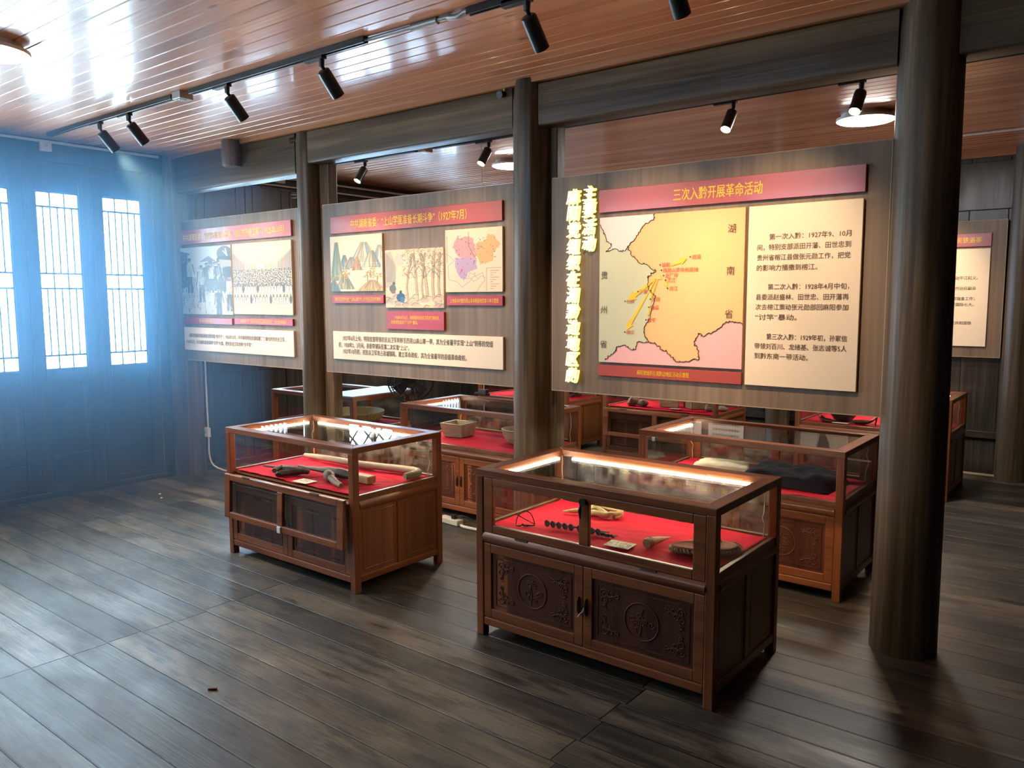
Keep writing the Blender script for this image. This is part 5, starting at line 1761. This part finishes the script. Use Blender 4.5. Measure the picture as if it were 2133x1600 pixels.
rock('rounded_stone', 'brown stone beside the right post of the far open case', 'stone', -3.155, 7.02, 0.05, 0.045, 0.04, M['stone'], 3.0, 'stones in the far case')
rock('rounded_stone', 'pale flat stone at the right end of the far open case', 'stone', -3.07, 7.10, 0.05, 0.045, 0.025, M['grey_wood'], 4.0, 'stones in the far case')
def wedge(label, cx, cy_, rotz):
    r = thing('hinged_mould', label, 'exhibit', (cx, cy_, ZB), 'hinged wooden moulds')
    for sg in (-1, 1):
        R = Matrix.Rotation(rotz, 3, 'Z') @ Matrix.Rotation(sg * 0.75, 3, 'Z')
        m = MB()
        m.obox(Vector((cx, cy_, ZB + 0.075)) + R @ Vector((sg * 0.085, 0, 0)), (0.17, 0.028, 0.15), R)
        m.build('leaf', M['old_wood'], r, bevel=0.003)
wedge('opened wooden mould left of centre in the far open case', -3.665, 7.02, -0.5)
wedge('opened wooden mould standing like a book in the far open case', -3.335, 7.03, 0.1)
label_card('small pale label in the far open case', -3.47, 6.93, 0.11, 0.07, 0, None, None)
# tangled iron in the far case
r_ = MB()
R = rs(77)
for k in range(16):
    a = R.uniform(0, 6.28)
    pts = [(-4.84 + R.uniform(-.12, .12), 7.2 + R.uniform(-.12, .12), ZB + R.uniform(.01, .13)) for _ in range(4)]
    bent(r_, pts, 0.008, 6)
tag(recentre(r_.build('iron_tangle', M['iron'], smooth=True)), 'tangle of dark iron chain on red cloth, right of the middle column', 'exhibit')
rock('dark_iron_pot', 'small dark iron lump left of the middle column', 'exhibit', -5.28, 7.05, 0.075, 0.06, 0.04, M['iron'], 6.0)

m = MB(); m.lathe([(0.05, 0.0), (0.075, 0.012), (0.112, 0.06), (0.128, 0.105), (0.124, 0.135), (0.114, 0.135), (0.116, 0.105), (0.10, 0.06), (0.06, 0.02), (0.0, 0.018)], (-1.985, 7.16, ZB), 40)
tag(recentre(m.build('earthen_pot', M['pottery'], smooth=True)), 'round brown earthen pot among shards in the far right case', 'pot')
def shard(label, cx, cy_, rotz, s):
    m = MB()
    R = Matrix.Rotation(rotz, 3, 'Z')
    def fn(u, v):
        a = (u - .5) * 2; b_ = (v - .5) * 2 * (1 - 0.6 * abs(a) ** 1.5)
        q = R @ Vector((a * s, b_ * s * .55, 0))
        return (cx + q.x, cy_ + q.y, ZB + 0.004 + s * (0.55 * a * a * (0.6 + .4 * a) + .25 * b_ * b_))
    m.grid(14, 10, fn)
    o = m.build('pottery_shard', M['pottery'], smooth=True, angle=180)
    so = o.modifiers.new('thickness', 'SOLIDIFY'); so.thickness = 0.008
    return tag(recentre(o), label, 'shard', 'curved pottery shards')
shard('curved shard left of the round brown pot', -2.09, 7.03, 2.6, 0.07)
shard('larger curved shard right of the round brown pot', -1.80, 7.06, 0.2, 0.10)
label_card('pale label before the round brown pot', -1.96, 6.985, 0.13, 0.06, 0.0, None, None)
m = MB(); bent(m, [(-1.69, 7.02, ZB), (-1.685, 7.04, ZB + .07), (-1.67, 7.06, ZB + .12)], [0.006, 0.007, 0.003], 6)
tag(recentre(m.build('iron_spike', M['iron'], smooth=True)), 'upright dark iron spike beside the largest shard', 'exhibit')

# ------------------------------------------------------------------ track lights
def track(label, x0, x1, y, z=ZC):
    r = thing('light_track', label, 'light track', (x0, y, z - 0.03))
    m = MB()
    m.box(x0, y - 0.017, z - 0.030, x1, y - 0.008, z)
    m.box(x0, y + 0.008, z - 0.030, x1, y + 0.017, z)
    m.box(x0, y - 0.010, z - 0.012, x1, y + 0.010, z)
    m.build('rail', M['black_metal'], r, bevel=0.0015, seg=1)
    return r
track('black light track on the ceiling at far left, before the junction box', -6.6, -4.80, 2.715)
track('black light track carrying two lamps left of the bare conduit gap', -4.60, -3.03, 2.715)
track('black light track at the top centre with one large lamp', -2.40, 0.5, 2.745)
track('black light track behind the beams on the left', -6.2, -4.9, 4.93)
track('black light track behind the beams on the right', -4.7, 0.0, 4.93)
m = MB()
m.cyl((-3.05, 2.73, ZC - .012), (-2.52, 2.745, ZC - .012), 0.010, n=12)
m.cyl((-2.74, 2.738, ZC - .014), (-2.58, 2.742, ZC - .014), 0.016, n=12)
bent(m, [(-2.52, 2.745, ZC - .012), (-2.46, 2.745, ZC - .022), (-2.42, 2.745, ZC - .012), (-2.38, 2.745, ZC - .012)], 0.013, 12)
tag(recentre(m.build('conduit', M['grey_metal'], smooth=True)), 'thin metal conduit joining two black light tracks', 'conduit')

def make_spot(aim, on):
    """lamp with its pivot at the origin; head swings towards aim"""
    d = Vector(aim).normalized()
    r = thing('track_spotlight', '', 'spotlight', (0, 0, 0))
    m = MB().box(-0.115, -0.017, 0.030, 0.035, 0.017, 0.060)
    m.build('adapter', M['black_metal'], r, bevel=0.003)
    m = MB(); m.cyl((0.012, 0, 0.032), (0.012, 0, -0.005), 0.016, 0.013, 16); m.tube([(0.012, 0, 0.0), (0.012 + d.x * .05, d.y * .05, d.z * .05)], [0.010, 0.008], 10)
    m.build('stem', M['black_metal'], r, smooth=True)
    rot = d.to_track_quat('Z', 'Y').to_matrix()
    b0 = Vector((0.012, 0, -0.012)) + d * 0.012
    def ring(prof):
        mm = MB(); mm.lathe(prof, (0, 0, 0), 28)
        mm.v = [tuple(b0 + rot @ Vector(v)) for v in mm.v]
        return mm
    ring([(0.0, 0.0), (0.026, 0.0), (0.033, 0.006), (0.034, 0.02), (0.034, 0.148), (0.031, 0.148), (0.029, 0.135), (0.0, 0.134)]).build('head', M['black_metal'], r, smooth=True)
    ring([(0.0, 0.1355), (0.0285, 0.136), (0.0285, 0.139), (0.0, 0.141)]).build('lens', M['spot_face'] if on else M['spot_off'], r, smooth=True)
    ld = bpy.data.lights.new('spot_beam', 'SPOT')
    ld.energy = SPOT_W
    ld.color = (1.0, 0.72, 0.42)
    ld.spot_size = math.radians(64)
    ld.spot_blend = 0.9
    ld.shadow_soft_size = 0.025
    lo = bpy.data.objects.new('spot_beam', ld)
    COL.objects.link(lo)
    lo.parent = r
    lo.location = b0 + d * 0.152
    lo.rotation_euler = d.to_track_quat('-Z', 'Y').to_euler()
    return r
spots = [(-5.80, 'black track spotlight at far left, nearest the lattice wall'), (-5.39, 'black track spotlight second from the lattice wall'), (-4.235, 'black track spotlight just right of the ceiling junction box'),
         (-3.385, 'black track spotlight before the bare conduit gap'), (-2.09, 'large black track spotlight at the top centre'), (-1.44, 'black track spotlight cut by the top edge of the frame')]
s0 = make_spot((0.0, 0.66, -0.75), False)
for i, (x, lb) in enumerate(spots):
    o = s0 if i == 0 else copy_tree(s0)
    o.location = (x, 2.72 if x < -2.5 else 2.745, ZC - 0.075)
    o['label'] = lb
    o['group'] = 'track spotlights before the beams'
s1 = make_spot((-0.05, -0.55, -0.83), True)
for i, (x, lb) in enumerate([(-5.56, 'lit track spotlight behind the beams, nearest the slim column'), (-4.12, 'lit track spotlight behind the beams, left of the middle column'), (-2.12, 'lit track spotlight above the map panel'), (-1.355, 'lit track spotlight before the round lamp by the thick column')]):
    o = s1 if i == 0 else copy_tree(s1)
    o.location = (x, 4.93, ZC - 0.075)
    o['label'] = lb
    o['group'] = 'lit track spotlights behind the beams'

track('black light track on the far ceiling, hidden behind the thickest column', -1.95, -1.30, 7.05)
s2 = make_spot((-0.10, 0.66, -0.75), True)
s2.location = (-1.50, 7.05, ZC - 0.075)
s2['label'] = 'track spotlight on the far ceiling behind the thickest column'

def ceiling_lamp(label, x, y):
    r = thing('ceiling_lamp', label, 'lamp', (x, y, ZC - 0.055), 'round flat ceiling lamps')
    m = MB(); m.lathe([(0.0, 0.055), (0.16, 0.055), (0.165, 0.03), (0.192, 0.026), (0.193, 0.012), (0.1885, 0.008), (0.186, 0.010), (0.186, 0.022), (0.0, 0.022)], (x, y, ZC - 0.055), 56)
    m.build('rim', M['white_plastic'], r, smooth=True)
    m = MB(); m.lathe([(0.0, 0.000), (0.12, 0.0008), (0.176, 0.003), (0.1855, 0.010), (0.1855, 0.018), (0.0, 0.018)], (x, y, ZC - 0.055), 56)
    m.build('diffuser', M['lamp'], r, smooth=True)
    return r
ceiling_lamp('round white ceiling lamp cut by the left edge of the frame', -4.56, 1.61)
ceiling_lamp('round white ceiling lamp seen just left of the middle column', -4.655, 5.93)
ceiling_lamp('round white ceiling lamp beside the thickest column', -1.59, 5.975)

# ------------------------------------------------------------------ conduits, boxes, cords
def junction(label, x, y, z, s=0.08, d=0.04, face='z', mat='white_plastic'):
    r = thing('junction_box', label, 'box', (x, y, z))
    m = MB()
    if face == 'z':
        m.box(x - s / 2, y - s / 2, z, x + s / 2, y + s / 2, z + d)
    elif face == 'y':
        m.box(x - s / 2, y, z - s / 2, x + s / 2, y + d, z + s / 2)
    else:
        m.box(x, y - s / 2, z - s / 2, x + d, y + s / 2, z + s / 2)
    m.build('box', M[mat], r, bevel=0.003)
    m = MB()
    if face == 'z':
        m.lathe([(0.0, -0.003), (0.022, -0.003), (0.025, 0.001)], (x, y, z), 20)
    elif face == 'y':
        m.cyl((x, y + 0.001, z), (x, y - 0.003, z), 0.012, 0.010, 16)
    else:
        m.cyl((x + d - 0.001, y, z), (x + d + 0.003, y, z), 0.012, 0.010, 16)
    m.build('cover', M['grey_metal'], r, smooth=True)
    return r
junction('grey junction box on the ceiling between two light tracks', -4.70, 2.72, ZC - 0.045, 0.09, 0.045, 'z', 'grey_metal')
junction('pale junction box at the top of the lattice wall', XL + 0.022, 2.78, 2.80, 0.085, 0.035, 'x')
junction('white junction box above the leftmost panel, behind the beam', -6.80, 4.92, 2.79, 0.095, 0.035, 'x')
junction('wooden junction box under the ceiling behind the second beam', -4.80, 4.93, ZC - 0.045, 0.09, 0.045, 'z', 'laminate_edge')
m = MB()
m.cyl((XL + 0.035, YF, 2.835), (XL + 0.035, 3.70, 2.835), 0.011, n=10)
tag(recentre(m.build('conduit', M['white_plastic'], smooth=True)), 'pale conduit running along the top of the lattice wall', 'conduit')
m = MB()
m.cyl((XL + 0.05, 4.10, 2.80), (XL + 0.05, 8.0, 2.80), 0.011, n=10)
m.cyl((XL + 0.05, 4.10, 2.72), (XL + 0.05, 8.0, 2.72), 0.008, n=10)
tag(recentre(m.build('conduit', M['white_plastic'], smooth=True)), 'pale conduits on the far part of the lattice wall, behind the beam', 'conduit')
m = MB()
m.cyl((-1.2, 7.17, ZC - .012), (0.6, 7.16, ZC - .012), 0.010, n=10)
tag(recentre(m.build('conduit', M['white_plastic'], smooth=True)), 'pale conduit on the far ceiling right of the thick column', 'conduit')
# socket and its conduit on the corner column
m = MB()
bent(m, [(-6.79, 4.03, 1.06), (-6.79, 4.03, 0.75), (-6.785, 4.03, 0.42), (-6.785, 4.03, 0.30), (-6.785, 4.03, 0.16), (-6.76, 4.05, 0.06), (-6.66, 4.09, 0.015), (-6.55, 4.12, 0.009), (-6.3, 4.13, 0.009)], 0.008, 10)
tag(recentre(m.build('conduit', M['white_plastic'], smooth=True)), 'white cable dropping from the leftmost panel to the floor by the corner column', 'conduit')
junction('square wall socket on the white cable by the corner column', -6.765, 3.988, 0.375, 0.085, 0.03, 'y')
# things on the floor
m = MB()
bent(m, [(-3.68, 4.085, .012), (-3.62, 4.07, .012), (-3.45, 4.08, .012), (-3.2, 4.10, .012)], 0.011, 8)
tag(recentre(m.build('cable', M['white_plastic'], smooth=True)), 'white cable on the floor under the case with the square measure', 'cable')
r_ = thing('power_strip', 'grey power strip on the floor right of the open flap case', 'power strip', (-3.80, 4.10, 0))
m = MB().obox((-3.80, 4.11, 0.022), (0.20, 0.06, 0.04), Matrix.Rotation(-0.1, 3, 'Z')); m.build('body', M['white_plastic'], r_, bevel=0.004)
m = MB(); m.obox((-3.76, 4.105, 0.058), (0.035, 0.035, 0.03), Matrix.Rotation(-0.1, 3, 'Z')); m.build('plug', M['dark_plastic'], r_, bevel=0.004)
m = MB(); bent(m, [(-3.745, 4.105, .06), (-3.68, 4.12, .07), (-3.60, 4.16, .03), (-3.45, 4.19, .008), (-3.3, 4.2, .008)], 0.006, 8); m.build('plug_cable', M['dark_plastic'], r_, smooth=True)
m = MB().obox((-2.915, 1.70, 0.005), (0.036, 0.010, 0.008), Matrix.Rotation(0.75, 3, 'Z'))
tag(recentre(m.build('wood_chip', plain('red_chip', (0.16, 0.035, 0.02), 0.6), bevel=0.001, seg=1)), 'small reddish wood chip lying on the bare floor', 'chip')
for (x, y, lb) in ((-6.30, 3.28, 'pale speck on the floor nearer the lattice wall'), (-6.16, 3.22, 'pale speck on the floor farther from the lattice wall')):
    m = MB(); m.lathe([(0.0, 0.0), (0.010, 0.0), (0.008, 0.006), (0.0, 0.008)], (x, y, 0), 10)
    tag(recentre(m.build('paper_scrap', M['paper'], smooth=True)), lb, 'scrap', 'scraps on the floor')
# floor fan between two cases
FX, FY, FZ = -4.70, 4.62, 0.94
r_ = thing('floor_fan', 'black floor fan behind the white board, below the second panel', 'fan', (FX, FY, 0))
fd = Vector((0.62, -0.78, 0)).normalized()
fr = fd.cross(Vector((0, 0, 1)))
def fp(a, rr, d):
    return Vector((FX, FY, FZ)) + fr * (rr * math.cos(a)) + Vector((0, 0, 1)) * (rr * math.sin(a)) + fd * d
m = MB()
for d, rr in ((0.0, 0.19), (0.045, 0.185), (-0.05, 0.18), (0.055, 0.12), (0.058, 0.06)):
    m.tube([fp(2 * PI * k / 36, rr, d) for k in range(36)], 0.005, 6, True)
for k in range(48):
    a = 2 * PI * k / 48
    m.tube([fp(a, 0.03, 0.062), fp(a, 0.12, 0.056), fp(a, 0.185, 0.04), fp(a, 0.19, 0.0), fp(a, 0.18, -0.05), fp(a, 0.06, -0.07)], 0.002, 4)
m.build('guard', M['black_metal'], r_)
m = MB()
for k in range(4):
    a = k * PI / 2 + .3
    m.add([fp(a, 0.02, -.01), fp(a + .25, 0.16, -.02), fp(a + .9, 0.165, .02), fp(a + 1.2, 0.03, .015)], [(0, 1, 2, 3)])
o = m.build('blades', M['dark_plastic'], r_)
so = o.modifiers.new('thickness', 'SOLIDIFY'); so.thickness = 0.003
m = MB(); m.cyl(fp(0, 0, -0.14), fp(0, 0, 0.02), 0.055, 0.045, 20); m.build('motor', M['dark_plastic'], r_, smooth=True)
pb = fp(0, 0, -0.1)
m = MB(); m.cyl((pb.x, pb.y, 0.02), (pb.x, pb.y, FZ - 0.03), 0.014, n=12); m.build('pole', M['black_metal'], r_, smooth=True)
m = MB(); m.lathe([(0.0, 0.0), (0.17, 0.0), (0.165, 0.018), (0.04, 0.03), (0.0, 0.03)], (pb.x, pb.y, 0), 32); m.build('base', M['dark_plastic'], r_, smooth=True)
# plug hanging on a cord
r_ = thing('hanging_plug', 'black plug hanging on a pale cord behind the second panel', 'plug', (-4.205, 4.965, 0.81))
m = MB(); m.tube([(-4.205, 4.965, 0.85), (-4.205, 4.965, 1.8), (-4.205, 4.955, ZC - 0.03)], 0.003, 6); m.build('cord', M['cord'], r_)
m = MB(); m.box(-4.25, 4.945, 0.812, -4.17, 4.985, 0.86); m.cyl((-4.30, 4.965, .82), (-4.15, 4.965, .82), 0.012, n=10); m.build('body', M['dark_plastic'], r_, bevel=0.003)
# little hook beside the middle column top
r_ = thing('small_camera', 'tiny black device on the beam beside the middle column', 'device', (-3.05, 3.79, 2.80))
m = MB(); m.cyl((-3.05, 3.80, 2.80), (-3.05, 3.76, 2.79), 0.018, 0.022, 14); m.build('body', M['dark_plastic'], r_, smooth=True)
m = MB(); m.cyl((-3.045, 3.80, 2.815), (-3.045, 3.80, 2.85), 0.006, n=10); m.build('mount', M['gold'], r_, smooth=True)

# ------------------------------------------------------------------ added scatter volume imitating lens glare from the windows
hm = bpy.data.materials.new('glare_volume')
hm.use_nodes = True
nt = hm.node_tree
nt.nodes.remove(nt.nodes['Principled BSDF'])
vsn = N(nt, 'ShaderNodeVolumeScatter')
vsn.inputs['Color'].default_value = (*GLARE_COL, 1)
vsn.inputs['Density'].default_value = HAZE
vsn.inputs['Anisotropy'].default_value = GLARE_G
L(nt, vsn.outputs[0], nt.nodes['Material Output'].inputs['Volume'])
if HAZE > 0:
    o = MB().box(XL - 0.07, YF - 0.06, -0.03, -5.55, 3.9, ZC + 0.05).build('glare_volume', hm)
    tag(o, 'bluish volume added as window glare before the lattice wall', 'glare_volume', None, 'stuff')

bpy.data.objects.remove(_to)
